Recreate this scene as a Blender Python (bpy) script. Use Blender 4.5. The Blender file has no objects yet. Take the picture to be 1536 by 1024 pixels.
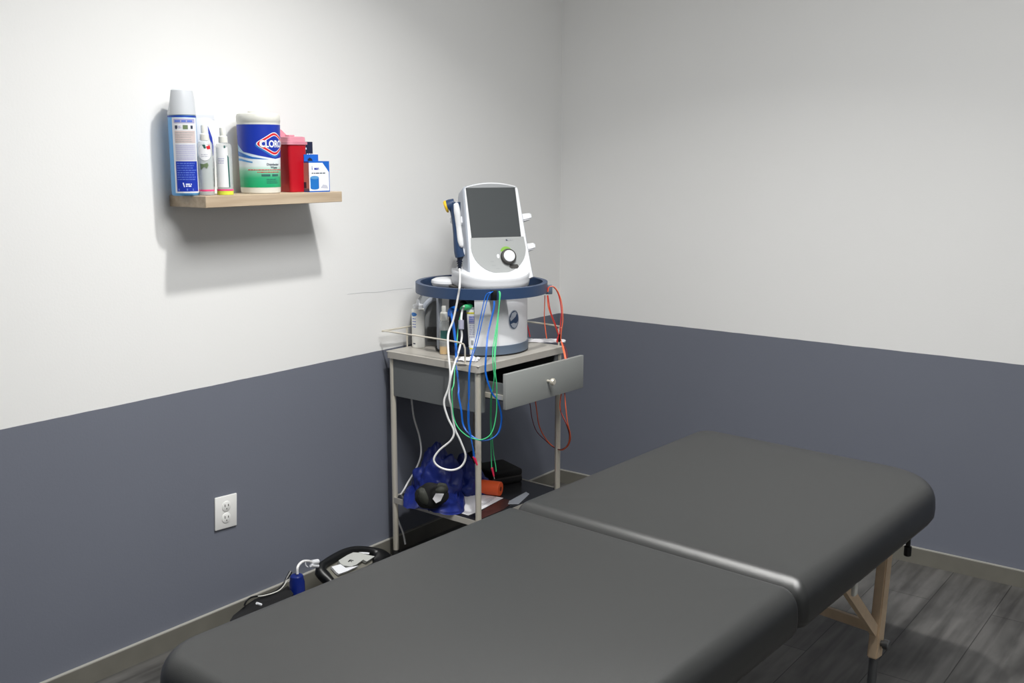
import bpy, bmesh, math, random
from mathutils import Vector, Matrix, noise
PI = math.pi
rad = math.radians
sc = bpy.context.scene
COL = sc.collection

# ------------------------------------------------------------------ camera
FPX = 1558.673                       # focal length in pixels of the 1536 px wide frame
CP = Vector((2.559, -3.727, 1.451))
yaw, pitch, roll = 0.6476, 0.17768, 0.00188
F_ = Vector((-math.sin(yaw)*math.cos(pitch), math.cos(yaw)*math.cos(pitch), -math.sin(pitch)))
r0 = Vector((math.cos(yaw), math.sin(yaw), 0)); u0 = r0.cross(F_)
R_ = r0*math.cos(roll) + u0*math.sin(roll); U_ = -r0*math.sin(roll) + u0*math.cos(roll)
cam_d = bpy.data.cameras.new('camera'); cam = bpy.data.objects.new('camera', cam_d); COL.objects.link(cam)
cam_d.sensor_width = 36; cam_d.lens = FPX/1536*36; cam_d.clip_start = 0.05
m4 = Matrix((( R_.x, U_.x, -F_.x, CP.x), (R_.y, U_.y, -F_.y, CP.y), (R_.z, U_.z, -F_.z, CP.z), (0, 0, 0, 1)))
cam.matrix_world = m4
sc.camera = cam

# ------------------------------------------------------------------ world, exposure
w = bpy.data.worlds.new('world'); sc.world = w; w.use_nodes = True
w.node_tree.nodes['Background'].inputs[0].default_value = (0.9, 0.95, 1, 1)
w.node_tree.nodes['Background'].inputs[1].default_value = 0.05
sc.view_settings.view_transform = 'Standard'
sc.view_settings.look = 'None'
sc.view_settings.exposure = -0.15
sc.view_settings.gamma = 1.0
sc.view_settings.use_curve_mapping = False
ROOM_X, ROOM_Y, ROOM_Z = 4.3, -5.4, 2.80
LAMPS = [ # x, y, shape radius, power, spot?
    (1.13, -1.77, 0.055, 26, 118),
]
FILL_PANELS = [ (1.95, -2.15, 1.15, 1.15, 46), ]  # soft fill light added on the ceiling, out of view

# ------------------------------------------------------------------ pixel -> true place helpers (ray meets a real plane)
def ray(px, py): return F_*FPX + R_*(px-768) - U_*(py-512)
def onx(px, py, x): d = ray(px, py); return CP + d*((x-CP.x)/d.x)
def ony(px, py, y): d = ray(px, py); return CP + d*((y-CP.y)/d.y)
def onz(px, py, z): d = ray(px, py); return CP + d*((z-CP.z)/d.z)
N_ = Vector((.6157, -.788, 0))
def at(px, py, d): r = ray(px, py); return CP + r*((d - CP.dot(N_))/r.dot(N_))
def onplane(px, py, P, n): r = ray(px, py); return CP + r*((P-CP).dot(n)/r.dot(n))

# ------------------------------------------------------------------ materials
def lin(c):
    return tuple(((v/255)/12.92 if v/255 <= .04045 else ((v/255+.055)/1.055)**2.4) for v in c)
def mat(name, rgb, rough=.5, metal=0, spec=.5, alpha=1, trans=0, vary=0, vscale=20, bump=0, bscale=200, coat=0, emit=0, srgb=True):
    m = bpy.data.materials.new(name); m.use_nodes = True
    nt = m.node_tree; b = nt.nodes['Principled BSDF']
    c = lin(rgb) if srgb else rgb
    b.inputs['Base Color'].default_value = (*c, 1)
    b.inputs['Roughness'].default_value = rough; b.inputs['Metallic'].default_value = metal
    b.inputs['Specular IOR Level'].default_value = spec
    b.inputs['Alpha'].default_value = alpha
    b.inputs['Transmission Weight'].default_value = trans
    b.inputs['Coat Weight'].default_value = coat
    if emit:
        b.inputs['Emission Color'].default_value = (*c, 1); b.inputs['Emission Strength'].default_value = emit
    tc = nt.nodes.new('ShaderNodeTexCoord')
    if vary:
        n = nt.nodes.new('ShaderNodeTexNoise'); n.inputs['Scale'].default_value = vscale; n.inputs['Detail'].default_value = 5
        nt.links.new(tc.outputs['Object'], n.inputs['Vector'])
        mx = nt.nodes.new('ShaderNodeMixRGB'); mx.blend_type = 'MIX'
        nt.links.new(n.outputs['Fac'], mx.inputs[0])
        mx.inputs[1].default_value = (*[max(0, v*(1-vary)) for v in c], 1); mx.inputs[2].default_value = (*[min(1, v*(1+vary)) for v in c], 1)
        nt.links.new(mx.outputs[0], b.inputs['Base Color'])
    if bump:
        n = nt.nodes.new('ShaderNodeTexNoise'); n.inputs['Scale'].default_value = bscale; n.inputs['Detail'].default_value = 4
        nt.links.new(tc.outputs['Object'], n.inputs['Vector'])
        bp = nt.nodes.new('ShaderNodeBump'); bp.inputs['Strength'].default_value = bump; bp.inputs['Distance'].default_value = .002
        nt.links.new(n.outputs['Fac'], bp.inputs['Height']); nt.links.new(bp.outputs[0], b.inputs['Normal'])
    return m

WAINSCOT = 0.767
def wall_mat():
    m = bpy.data.materials.new('two_tone_wall_paint'); m.use_nodes = True; nt = m.node_tree; b = nt.nodes['Principled BSDF']
    g = nt.nodes.new('ShaderNodeNewGeometry'); s = nt.nodes.new('ShaderNodeSeparateXYZ'); nt.links.new(g.outputs['Position'], s.inputs[0])
    n0 = nt.nodes.new('ShaderNodeTexNoise'); n0.inputs['Scale'].default_value = 9; nt.links.new(g.outputs['Position'], n0.inputs['Vector'])
    ad = nt.nodes.new('ShaderNodeMath'); ad.operation = 'MULTIPLY_ADD'; nt.links.new(n0.outputs['Fac'], ad.inputs[0]); ad.inputs[1].default_value = .004; nt.links.new(s.outputs['Z'], ad.inputs[2])
    c = nt.nodes.new('ShaderNodeMath'); c.operation = 'GREATER_THAN'; nt.links.new(ad.outputs[0], c.inputs[0]); c.inputs[1].default_value = WAINSCOT+.002
    n1 = nt.nodes.new('ShaderNodeTexNoise'); n1.inputs['Scale'].default_value = 2.2; n1.inputs['Detail'].default_value = 3; nt.links.new(g.outputs['Position'], n1.inputs['Vector'])
    def pair(a, bb):
        x = nt.nodes.new('ShaderNodeMixRGB'); nt.links.new(n1.outputs['Fac'], x.inputs[0]); x.inputs[1].default_value = (*a, 1); x.inputs[2].default_value = (*bb, 1); return x
    up = pair((.82, .82, .81), (.85, .85, .845)); lo = pair((.158, .170, .210), (.170, .184, .226))
    mx = nt.nodes.new('ShaderNodeMixRGB'); nt.links.new(c.outputs[0], mx.inputs[0]); nt.links.new(lo.outputs[0], mx.inputs[1]); nt.links.new(up.outputs[0], mx.inputs[2])
    nt.links.new(mx.outputs[0], b.inputs['Base Color']); b.inputs['Roughness'].default_value = .62; b.inputs['Specular IOR Level'].default_value = .3
    n2 = nt.nodes.new('ShaderNodeTexNoise'); n2.inputs['Scale'].default_value = 160; n2.inputs['Detail'].default_value = 3; nt.links.new(g.outputs['Position'], n2.inputs['Vector'])
    bp = nt.nodes.new('ShaderNodeBump'); bp.inputs['Strength'].default_value = .12; bp.inputs['Distance'].default_value = .002
    nt.links.new(n2.outputs['Fac'], bp.inputs['Height']); nt.links.new(bp.outputs[0], b.inputs['Normal'])
    return m

def floor_mat():
    m = bpy.data.materials.new('grey_laminate_planks'); m.use_nodes = True; nt = m.node_tree; b = nt.nodes['Principled BSDF']; L = nt.links.new
    g = nt.nodes.new('ShaderNodeNewGeometry')
    mp = nt.nodes.new('ShaderNodeMapping'); mp.inputs['Rotation'].default_value = (0, 0, PI/2); mp.inputs['Location'].default_value = (0.3, FL_OFF, 0); L(g.outputs['Position'], mp.inputs[0])
    br = nt.nodes.new('ShaderNodeTexBrick'); L(mp.outputs[0], br.inputs['Vector'])
    br.inputs['Color1'].default_value = (.8, .8, .8, 1); br.inputs['Color2'].default_value = (1.15, 1.15, 1.15, 1); br.inputs['Mortar'].default_value = (.32, .32, .32, 1)
    br.inputs['Scale'].default_value = 1; br.inputs['Mortar Size'].default_value = .0016; br.inputs['Brick Width'].default_value = 1.2; br.inputs['Row Height'].default_value = PLANK
    br.inputs['Mortar Smooth'].default_value = .3
    mg = nt.nodes.new('ShaderNodeMapping'); mg.inputs['Scale'].default_value = (26, 2.2, 1); L(g.outputs['Position'], mg.inputs[0])
    n1 = nt.nodes.new('ShaderNodeTexNoise'); n1.inputs['Scale'].default_value = 1; n1.inputs['Detail'].default_value = 8; n1.inputs['Distortion'].default_value = .6; L(mg.outputs[0], n1.inputs['Vector'])
    r1 = nt.nodes.new('ShaderNodeValToRGB'); L(n1.outputs['Fac'], r1.inputs[0])
    r1.color_ramp.elements[0].position = .3; r1.color_ramp.elements[0].color = (.066, .064, .061, 1); r1.color_ramp.elements[1].position = .72; r1.color_ramp.elements[1].color = (.165, .161, .154, 1)
    mk = nt.nodes.new('ShaderNodeMapping'); mk.inputs['Scale'].default_value = (9, 4.5, 1); L(g.outputs['Position'], mk.inputs[0])
    n2 = nt.nodes.new('ShaderNodeTexNoise'); n2.inputs['Scale'].default_value = 1; n2.inputs['Detail'].default_value = 3; L(mk.outputs[0], n2.inputs['Vector'])
    r2 = nt.nodes.new('ShaderNodeValToRGB'); L(n2.outputs['Fac'], r2.inputs[0])
    r2.color_ramp.elements[0].position = .3; r2.color_ramp.elements[0].color = (.62, .62, .62, 1); r2.color_ramp.elements[1].position = .55; r2.color_ramp.elements[1].color = (1, 1, 1, 1)
    a = nt.nodes.new('ShaderNodeMixRGB'); a.blend_type = 'MULTIPLY'; a.inputs[0].default_value = 1; L(r1.outputs[0], a.inputs[1]); L(br.outputs['Color'], a.inputs[2])
    a2 = nt.nodes.new('ShaderNodeMixRGB'); a2.blend_type = 'MULTIPLY'; a2.inputs[0].default_value = 1; L(a.outputs[0], a2.inputs[1]); L(r2.outputs[0], a2.inputs[2])
    L(a2.outputs[0], b.inputs['Base Color']); b.inputs['Roughness'].default_value = .5; b.inputs['Specular IOR Level'].default_value = .35
    return m
PLANK = .19; FL_OFF = 0.0

M = {}
def defm():
    M['wall'] = wall_mat(); M['floor'] = floor_mat()
    M['ceiling'] = mat('white_ceiling_paint', (225, 225, 222), .8)
    M['base'] = mat('grey_laminate_baseboard', (112, 110, 102), .5, vary=.18, vscale=14)
    M['base_lit_top'] = mat('baseboard_lit_top_edge', (165, 163, 156), .5)  # lighter than the board: light falling on the top edge put into the colour
    M['vinyl'] = mat('dark_grey_vinyl', (26, 28, 28), .38, spec=1.0, bump=.25, bscale=900)
    M['vinyl_black'] = mat('black_vinyl', (28, 28, 29), .5)
    M['beech'] = mat('beech_wood', (226, 200, 168), .5, vary=.12, vscale=40)
    M['steel_dark'] = mat('grey_metal', (120, 122, 124), .4, metal=.8)
    M['chrome'] = mat('brushed_steel', (224, 218, 204), .28, metal=.45)
    M['tray'] = mat('brushed_tray_steel', (186, 182, 174), .36, metal=.15, vary=.06, vscale=60)
    M['panel'] = mat('grey_enamel', (104, 107, 108), .45)
    M['drawerfront'] = mat('grey_drawer_paint', (142, 145, 143), .45)
    M['dark'] = mat('dark_shelf_top', (34, 34, 36), .22, spec=.6)
    M['black'] = mat('black_plastic', (14, 15, 17), .4)
    M['blackcloth'] = mat('black_cloth', (12, 12, 14), .85)
    M['rubber'] = mat('black_rubber', (18, 18, 18), .7)
    M['white'] = mat('white_plastic', (232, 234, 238), .35)
    M['offwhite'] = mat('off_white_plastic', (225, 225, 218), .4)
    M['silver'] = mat('silver_grey_plastic', (172, 178, 189), .35)
    M['facegrey'] = mat('face_panel_grey', (164, 167, 167), .45)
    M['archgrey'] = mat('top_arch_grey', (150, 153, 156), .4)
    M['screen'] = mat('screen_glass', (66, 70, 72), .5, spec=.25)
    M['navy'] = mat('navy_plastic', (44, 66, 100), .4)
    M['navydark'] = mat('dark_navy_plastic', (22, 32, 52), .5)
    M['bluegrey'] = mat('blue_grey_plastic', (96, 110, 128), .4)
    M['ledgreen'] = mat('green_indicator', (130, 180, 70), .4)
    M['yellow'] = mat('yellow_cap', (238, 196, 40), .4)
    M['shelfwood'] = None
    M['bluewire'] = mat('blue_wire', (10, 100, 200), .4)
    M['greenwire'] = mat('green_wire', (70, 200, 130), .4)
    M['redwire'] = mat('red_wire', (205, 50, 55), .4)
    M['orangewire'] = mat('orange_wire', (240, 110, 70), .4)
    M['darkredwire'] = mat('dark_red_wire', (110, 35, 45), .5)
    M['pink'] = mat('red_pin_plug', (220, 40, 80), .4)
    M['whitewire'] = mat('white_cable', (236, 236, 236), .4)
    M['ferrite'] = mat('grey_ferrite_sleeve', (150, 150, 170), .4)
    M['bluebag'] = mat('navy_nylon', (16, 34, 110), .5, vary=.25, vscale=9)
    M['olive'] = mat('olive_padding', (50, 52, 46), .7)
    M['orange'] = mat('orange_foam', (240, 96, 45), .55)
    M['hole'] = mat('dark_orange_core', (120, 40, 20), .7)
    M['paper'] = mat('white_paper', (225, 224, 228), .7)
    M['print'] = mat('grey_print', (150, 150, 158), .7)
    M['maroon'] = mat('maroon_reflection', (62, 34, 31), .4)  # colour of the reddish reflection on the lower shelf
    M['film'] = mat('clear_film', (205, 210, 220), .25, alpha=.45)
    M['canwhite'] = mat('can_pearl_white', (226, 228, 232), .35)
    M['cancap'] = mat('grey_white_cap', (205, 209, 214), .4)
    M['canblue'] = mat('light_blue_can', (95, 160, 215), .35, metal=.2)
    M['royal'] = mat('royal_blue_print', (18, 50, 165), .4)
    M['midblue'] = mat('mid_blue_print', (40, 110, 190), .4)
    M['lilac'] = mat('lilac_print', (170, 170, 205), .45)
    M['beigeprint'] = mat('beige_pink_print', (205, 190, 188), .45)
    M['palegrey'] = mat('pale_grey_print', (195, 197, 210), .45)
    M['ink'] = mat('dark_ink', (50, 60, 80), .5)
    M['greenink'] = mat('olive_green_ink', (105, 125, 90), .5)
    M['labelwhite'] = mat('label_white', (240, 242, 245), .4)
    M['whiteprint'] = mat('white_ink', (225, 232, 250), .45)
    M['softblueprint'] = mat('soft_blue_ink', (95, 120, 205), .45)
    M['clear'] = mat('clear_bottle_plastic', (228, 232, 230), .15, alpha=.35)
    M['liquid'] = mat('clear_gel', (195, 208, 210), .2, alpha=.55)
    M['hotpink'] = mat('hot_pink_band', (240, 70, 130), .4)
    M['lime'] = mat('lime_band', (205, 215, 70), .4)
    M['amber'] = mat('amber_liquid', (240, 185, 40), .2, alpha=.9)
    M['teal'] = mat('dark_teal_print', (50, 100, 95), .45)
    M['red'] = mat('red_translucent_plastic', (178, 8, 30), .35)
    M['palepink'] = mat('pale_pink_lid', (235, 150, 170), .3, alpha=.72)
    M['redprint'] = mat('red_print', (210, 30, 45), .4)
    M['boxblue'] = mat('box_blue', (15, 95, 190), .45)
    M['boxpink'] = mat('box_side_salmon', (205, 150, 140), .5)
    M['boxnavy'] = mat('dark_navy_card', (22, 30, 62), .5)
    M['tapeblue'] = mat('tape_roll_blue', (20, 110, 190), .5)
    M['canister'] = mat('canister_translucent_white', (222, 222, 214), .45)
    M['yellowprint'] = mat('yellow_print', (225, 215, 40), .45)
    M['lotion'] = mat('lotion_white', (250, 250, 246), .4)
    M['labelblue'] = mat('label_blue', (50, 125, 205), .4)
    M['outlet'] = mat('outlet_white', (238, 238, 236), .35)
    M['slot'] = mat('slot_dark', (60, 58, 56), .6)
    M['emit'] = mat('lamp_diffuser', (255, 252, 245), .5, emit=6)
    M['bottleblue'] = mat('deep_blue_plastic', (14, 34, 110), .25)
    M['greyplate'] = mat('light_grey_plate', (186, 188, 184), .45)
    # shelf wood
    m = mat('light_oak_laminate', (205, 186, 160), .5); nt = m.node_tree; b = nt.nodes['Principled BSDF']; L = nt.links.new
    tc = nt.nodes.new('ShaderNodeTexCoord'); mp = nt.nodes.new('ShaderNodeMapping'); mp.inputs['Scale'].default_value = (60, 4, 60); L(tc.outputs['Object'], mp.inputs[0])
    n = nt.nodes.new('ShaderNodeTexNoise'); n.inputs['Scale'].default_value = 1; n.inputs['Detail'].default_value = 6; L(mp.outputs[0], n.inputs['Vector'])
    r = nt.nodes.new('ShaderNodeValToRGB'); r.color_ramp.elements[0].position = .3; r.color_ramp.elements[0].color = (*lin((172,152,128)), 1)
    r.color_ramp.elements[1].position = .7; r.color_ramp.elements[1].color = (*lin((196,178,154)), 1); L(n.outputs['Fac'], r.inputs[0]); L(r.outputs[0], b.inputs['Base Color'])
    M['shelfwood'] = m
    # wipes label: printed blue fading to white then to green
    m = mat('wipes_label_print', (255, 255, 255), .38); nt = m.node_tree; b = nt.nodes['Principled BSDF']; L = nt.links.new
    tc = nt.nodes.new('ShaderNodeTexCoord'); s = nt.nodes.new('ShaderNodeSeparateXYZ'); L(tc.outputs['Object'], s.inputs[0])
    mr = nt.nodes.new('ShaderNodeMapRange'); mr.inputs[1].default_value = .018; mr.inputs[2].default_value = .200; L(s.outputs['Z'], mr.inputs[0])
    r = nt.nodes.new('ShaderNodeValToRGB'); L(mr.outputs[0], r.inputs[0])
    e = r.color_ramp.elements; e[0].position = 0; e[0].color = (*lin((20, 160, 105)), 1); e[1].position = 1; e[1].color = (*lin((60, 140, 200)), 1)
    for pos, c in ((.15, (45, 168, 118)), (.26, (130, 200, 168)), (.34, (222, 232, 232)), (.48, (226, 234, 242)), (.58, (175, 207, 230)), (.7, (110, 168, 215))):
        x = e.new(pos); x.color = (*lin(c), 1)
    L(r.outputs[0], b.inputs['Base Color']); M['wipes'] = m
defm()

# ------------------------------------------------------------------ builders
def finish(bm, smooth=True, ang=35):
    bmesh.ops.recalc_face_normals(bm, faces=bm.faces)
    for f in bm.faces: f.smooth = smooth
    if smooth:
        for e in bm.edges:
            if len(e.link_faces) == 2 and e.calc_face_angle(0) > rad(ang): e.smooth = False
def obj(name, bm, m, parent=None, world=False, smooth=True, ang=35):
    finish(bm, smooth, ang)
    me = bpy.data.meshes.new(name); bm.to_mesh(me); bm.free()
    if isinstance(m, (list, tuple)):
        for x in m: me.materials.append(M[x])
    else: me.materials.append(M[m])
    o = bpy.data.objects.new(name, me); COL.objects.link(o)
    if parent is not None:
        o.parent = parent
        if world:
            a = Matrix.Identity(4); p = parent
            while p is not None: a = p.matrix_basis @ a if p.parent is None else p.matrix_parent_inverse @ p.matrix_basis @ a; p = p.parent
            o.matrix_parent_inverse = a.inverted()
    return o
def tag(o, label=None, cat=None, group=None, kind=None):
    if label: o['label'] = label
    if cat: o['category'] = cat
    if group: o['group'] = group
    if kind: o['kind'] = kind
    return o
def thing(name, label, cat, loc=(0, 0, 0), rotz=0, group=None):
    o = bpy.data.objects.new(name, None); COL.objects.link(o); o.empty_display_size = .05
    o.matrix_basis = Matrix.Translation(Vector(loc)) @ Matrix.Rotation(rotz, 4, 'Z')
    return tag(o, label, cat, group)
def struct(name, bm, m, parent=None):
    o = obj(name, bm, m, parent); o['kind'] = 'structure'; return o

def box(bm, x0, x1, y0, y1, z0, z1, bev=0, seg=2, mtx=None):
    vs = [bm.verts.new((x, y, z)) for z in (z0, z1) for x, y in ((x0, y0), (x1, y0), (x1, y1), (x0, y1))]
    fs = [bm.faces.new([vs[i] for i in q]) for q in ((3, 2, 1, 0), (4, 5, 6, 7), (0, 1, 5, 4), (1, 2, 6, 5), (2, 3, 7, 6), (3, 0, 4, 7))]
    if bev:
        es = list({e for f in fs for e in f.edges})
        g = bmesh.ops.bevel(bm, geom=es, offset=bev, segments=seg, profile=.5, affect='EDGES')
        vs = list({v for f in g['faces'] for v in f.verts} | {v for v in vs if v.is_valid})
    if mtx is not None:
        for v in vs: v.co = mtx @ v.co
    return bm
def nb(): return bmesh.new()
def frames(pts):
    T = []
    for i in range(len(pts)):
        a = pts[max(i-1, 0)]; b = pts[min(i+1, len(pts)-1)]; t = (b-a)
        T.append(t.normalized() if t.length > 1e-9 else Vector((0, 0, 1)))
    n = T[0].orthogonal().normalized(); out = []
    for t in T:
        n = (n - t*n.dot(t));  n = n.normalized() if n.length > 1e-6 else t.orthogonal().normalized()
        out.append((n.copy(), t.cross(n)))
    return out
def catmull(P, k=6):
    if len(P) < 3: return [p.copy() for p in P]
    Q = [P[0]*2-P[1]] + list(P) + [P[-1]*2-P[-2]]; out = []
    for i in range(1, len(Q)-2):
        for j in range(k):
            t = j/k; a, b, c, d = Q[i-1], Q[i], Q[i+1], Q[i+2]
            out.append(.5*((2*b) + (c-a)*t + (2*a-5*b+4*c-d)*t*t + (3*b-a-3*c+d)*t**3))
    out.append(P[-1].copy()); return out
def tube(bm, P, r, seg=8, k=6, smooth=True, closed=False):
    P = [Vector(p) for p in P]
    if closed: pts = catmull(P+[P[0]], k)[:-1] if smooth else P
    else: pts = catmull(P, k) if smooth else P
    n = len(pts)
    if isinstance(r, (list, tuple)):
        rr = []
        for i in range(n):
            t = i/(n-1)*(len(r)-1); a = int(min(t, len(r)-2)) if len(r) > 1 else 0; rr.append(r[a]+(r[a+1]-r[a])*(t-a))
    else: rr = [r]*n
    fr = frames(pts); rings = []
    for p, (a, b), q in zip(pts, fr, rr):
        rings.append([bm.verts.new(p + (a*math.cos(2*PI*i/seg) + b*math.sin(2*PI*i/seg))*q) for i in range(seg)])
    for A, B in zip(rings, rings[1:]):
        for i in range(seg): bm.faces.new((A[i], A[(i+1) % seg], B[(i+1) % seg], B[i]))
    if closed:
        A, B = rings[-1], rings[0]
        for i in range(seg): bm.faces.new((A[i], A[(i+1) % seg], B[(i+1) % seg], B[i]))
    else:
        bm.faces.new(rings[0][::-1]); bm.faces.new(rings[-1])
    return bm
def loft(bm, rings, cap0=True, cap1=True):
    R = [[bm.verts.new(p) for p in ring] for ring in rings]; n = len(R[0])
    for A, B in zip(R, R[1:]):
        for i in range(n): bm.faces.new((A[i], A[(i+1) % n], B[(i+1) % n], B[i]))
    if cap0: bm.faces.new(R[0][::-1])
    if cap1: bm.faces.new(R[-1])
    return R
def lathe(bm, prof, cx=0, cy=0, z0=0, seg=40, sx=1, sy=1, cap=True):
    rings = [[Vector((cx+r*sx*math.cos(2*PI*i/seg), cy+r*sy*math.sin(2*PI*i/seg), z0+z)) for i in range(seg)] for r, z in prof]
    loft(bm, rings, cap, cap); return bm
def prism(bm, poly, y0, y1, bev=0, seg=3, axis='Y'):
    """polygon in (x,z), extruded along y from y0 (front) to y1"""
    f = bm.faces.new([bm.verts.new((x, y0, z)) for x, z in poly])
    g = bmesh.ops.extrude_face_region(bm, geom=[f]); vs = [v for v in g['geom'] if isinstance(v, bmesh.types.BMVert)]
    for v in vs: v.co.y = y1
    if bev:
        es = [e for e in bm.edges if all(abs(v.co.y-y0) < 1e-6 for v in e.verts)] + [e for e in bm.edges if all(abs(v.co.y-y1) < 1e-6 for v in e.verts)]
        bmesh.ops.bevel(bm, geom=es, offset=bev, segments=seg, profile=.5, affect='EDGES')
    return bm
def rrect(x0, x1, y0, y1, rc, n=6):
    """rounded rectangle outline; rc = radii at (x1,y1),(x0,y1),(x0,y0),(x1,y0)"""
    if not isinstance(rc, (list, tuple)): rc = [rc]*4
    P = []
    for (cx, cy, a, r) in ((x1, y1, 0, rc[0]), (x0, y1, 90, rc[1]), (x0, y0, 180, rc[2]), (x1, y0, 270, rc[3])):
        ox = cx-r if cx == x1 else cx+r; oy = cy-r if cy == y1 else cy+r
        for i in range(n+1):
            t = rad(a+90*i/n); P.append((ox+r*math.cos(t), oy+r*math.sin(t)))
    return P
def ring(bm, outer, inner, z0, z1):
    n = len(outer)
    A = [bm.verts.new((x, y, z0)) for x, y in outer]; B = [bm.verts.new((x, y, z1)) for x, y in outer]
    C = [bm.verts.new((x, y, z1)) for x, y in inner]; D = [bm.verts.new((x, y, z0)) for x, y in inner]
    for P, Q in ((A, B), (B, C), (C, D), (D, A)):
        for i in range(n): bm.faces.new((P[i], P[(i+1) % n], Q[(i+1) % n], Q[i]))
    return bm
def flat(poly):                         # 2D polygon in the xy plane
    bm = nb(); bm.faces.new([bm.verts.new((x, y, 0)) for x, y in poly]); return bm
def text_bm(s, size, bold=0):
    cu = bpy.data.curves.new('lettering', 'FONT'); cu.body = s; cu.size = size; cu.offset = bold; cu.align_x = 'CENTER'; cu.align_y = 'CENTER'; cu.resolution_u = 3
    o = bpy.data.objects.new('lettering_tmp', cu); COL.objects.link(o)
    dg = bpy.context.evaluated_depsgraph_get(); me = bpy.data.meshes.new_from_object(o.evaluated_get(dg))
    bm = nb(); bm.from_mesh(me); bpy.data.objects.remove(o); bpy.data.curves.remove(cu); bpy.data.meshes.remove(me)
    return bm
def bars(rows, x0, x1, h, jag=7, seed=1):   # rows of small printed words
    rnd = random.Random(seed); bm = nb()
    for z in rows:
        x = x0
        end = x1 - rnd.random()*(x1-x0)*.25
        while x < end:
            wd = h*(1.2+rnd.random()*3.2); wd = min(wd, end-x)
            if wd < h*.5: break
            bm.faces.new([bm.verts.new(p) for p in ((x, z, 0), (x+wd, z, 0), (x+wd, z+h, 0), (x, z+h, 0))]); x += wd+h*.6
    return bm
def wrap(bm, Rf, th0, off=.0004, step=.005):
    """bend a flat (s,z) mesh round a vertical cylinder of radius Rf(z)"""
    if not bm.verts: return bm
    xs = [v.co.x for v in bm.verts]; x = math.floor(min(xs)/step)*step + step
    while x < max(xs):
        bmesh.ops.bisect_plane(bm, geom=bm.verts[:]+bm.edges[:]+bm.faces[:], plane_co=(x, 0, 0), plane_no=(1, 0, 0)); x += step
    for v in bm.verts:
        z = v.co.y; R = Rf(z) if callable(Rf) else Rf; t = th0 + v.co.x/R
        v.co = Vector(((R+off)*math.cos(t), (R+off)*math.sin(t), z))
    return bm
def xf(bm, mtx):
    for v in bm.verts: v.co = mtx @ v.co
    return bm
def facemtx(o, right, up):               # flat xy mesh -> plane at o
    right = Vector(right).normalized(); up = Vector(up).normalized(); n = right.cross(up)
    return Matrix(((right.x, up.x, n.x, o[0]), (right.y, up.y, n.y, o[1]), (right.z, up.z, n.z, o[2]), (0, 0, 0, 1)))
def rectp(x0, x1, z0, z1): return [(x0, z0), (x1, z0), (x1, z1), (x0, z1)]
def merge(a, b):
    me = bpy.data.meshes.new('t'); b.to_mesh(me); a.from_mesh(me); bpy.data.meshes.remove(me); b.free(); return a

# ------------------------------------------------------------------ room
X1, Y0, H = ROOM_X, ROOM_Y, ROOM_Z
bm = nb(); box(bm, -.1, X1+.1, Y0-.1, .1, -.1, 0); struct('floor', bm, 'floor')
bm = nb(); box(bm, -.1, X1+.1, Y0-.1, .1, H, H+.1); struct('ceiling', bm, 'ceiling')
bm = nb(); box(bm, -.1, 0, Y0-.1, .1, 0, H); WL = struct('wall_left', bm, 'wall')
bm = nb(); box(bm, 0, X1, 0, .1, 0, H); WB = struct('wall_back', bm, 'wall')
bm = nb(); box(bm, X1, X1+.1, Y0-.1, .1, 0, H); struct('wall_right', bm, 'wall')
bm = nb(); box(bm, 0, X1, Y0-.1, Y0, 0, H); struct('wall_front', bm, 'wall')
BB = .060
def baseboard(name, x0, x1, y0, y1, tx0, tx1, ty0, ty1):
    bm = nb(); box(bm, x0, x1, y0, y1, 0, BB-.003); o = struct(name, bm, 'base')
    bm = nb(); box(bm, tx0, tx1, ty0, ty1, BB-.003, BB); obj('top_edge', bm, 'base_lit_top', o)
baseboard('baseboard_left', 0, .011, Y0, 0, 0, .011, Y0, 0)
baseboard('baseboard_back', .011, X1, -.011, 0, .011, X1, -.011, 0)
baseboard('baseboard_right', X1-.011, X1, Y0, -.011, X1-.011, X1, Y0, -.011)
baseboard('baseboard_front', .011, X1-.011, Y0, Y0+.011, .011, X1-.011, Y0, Y0+.011)

# hairline scuff on the left wall
bm = nb(); P = [onx(px, py, .0006) for px, py in ((521, 441), (545, 438.5), (566, 438), (590, 434.5), (619, 431.5))]
tube(bm, P, .0004, 4); o = obj('scuff_line', bm, 'cancap', WL)

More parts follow.
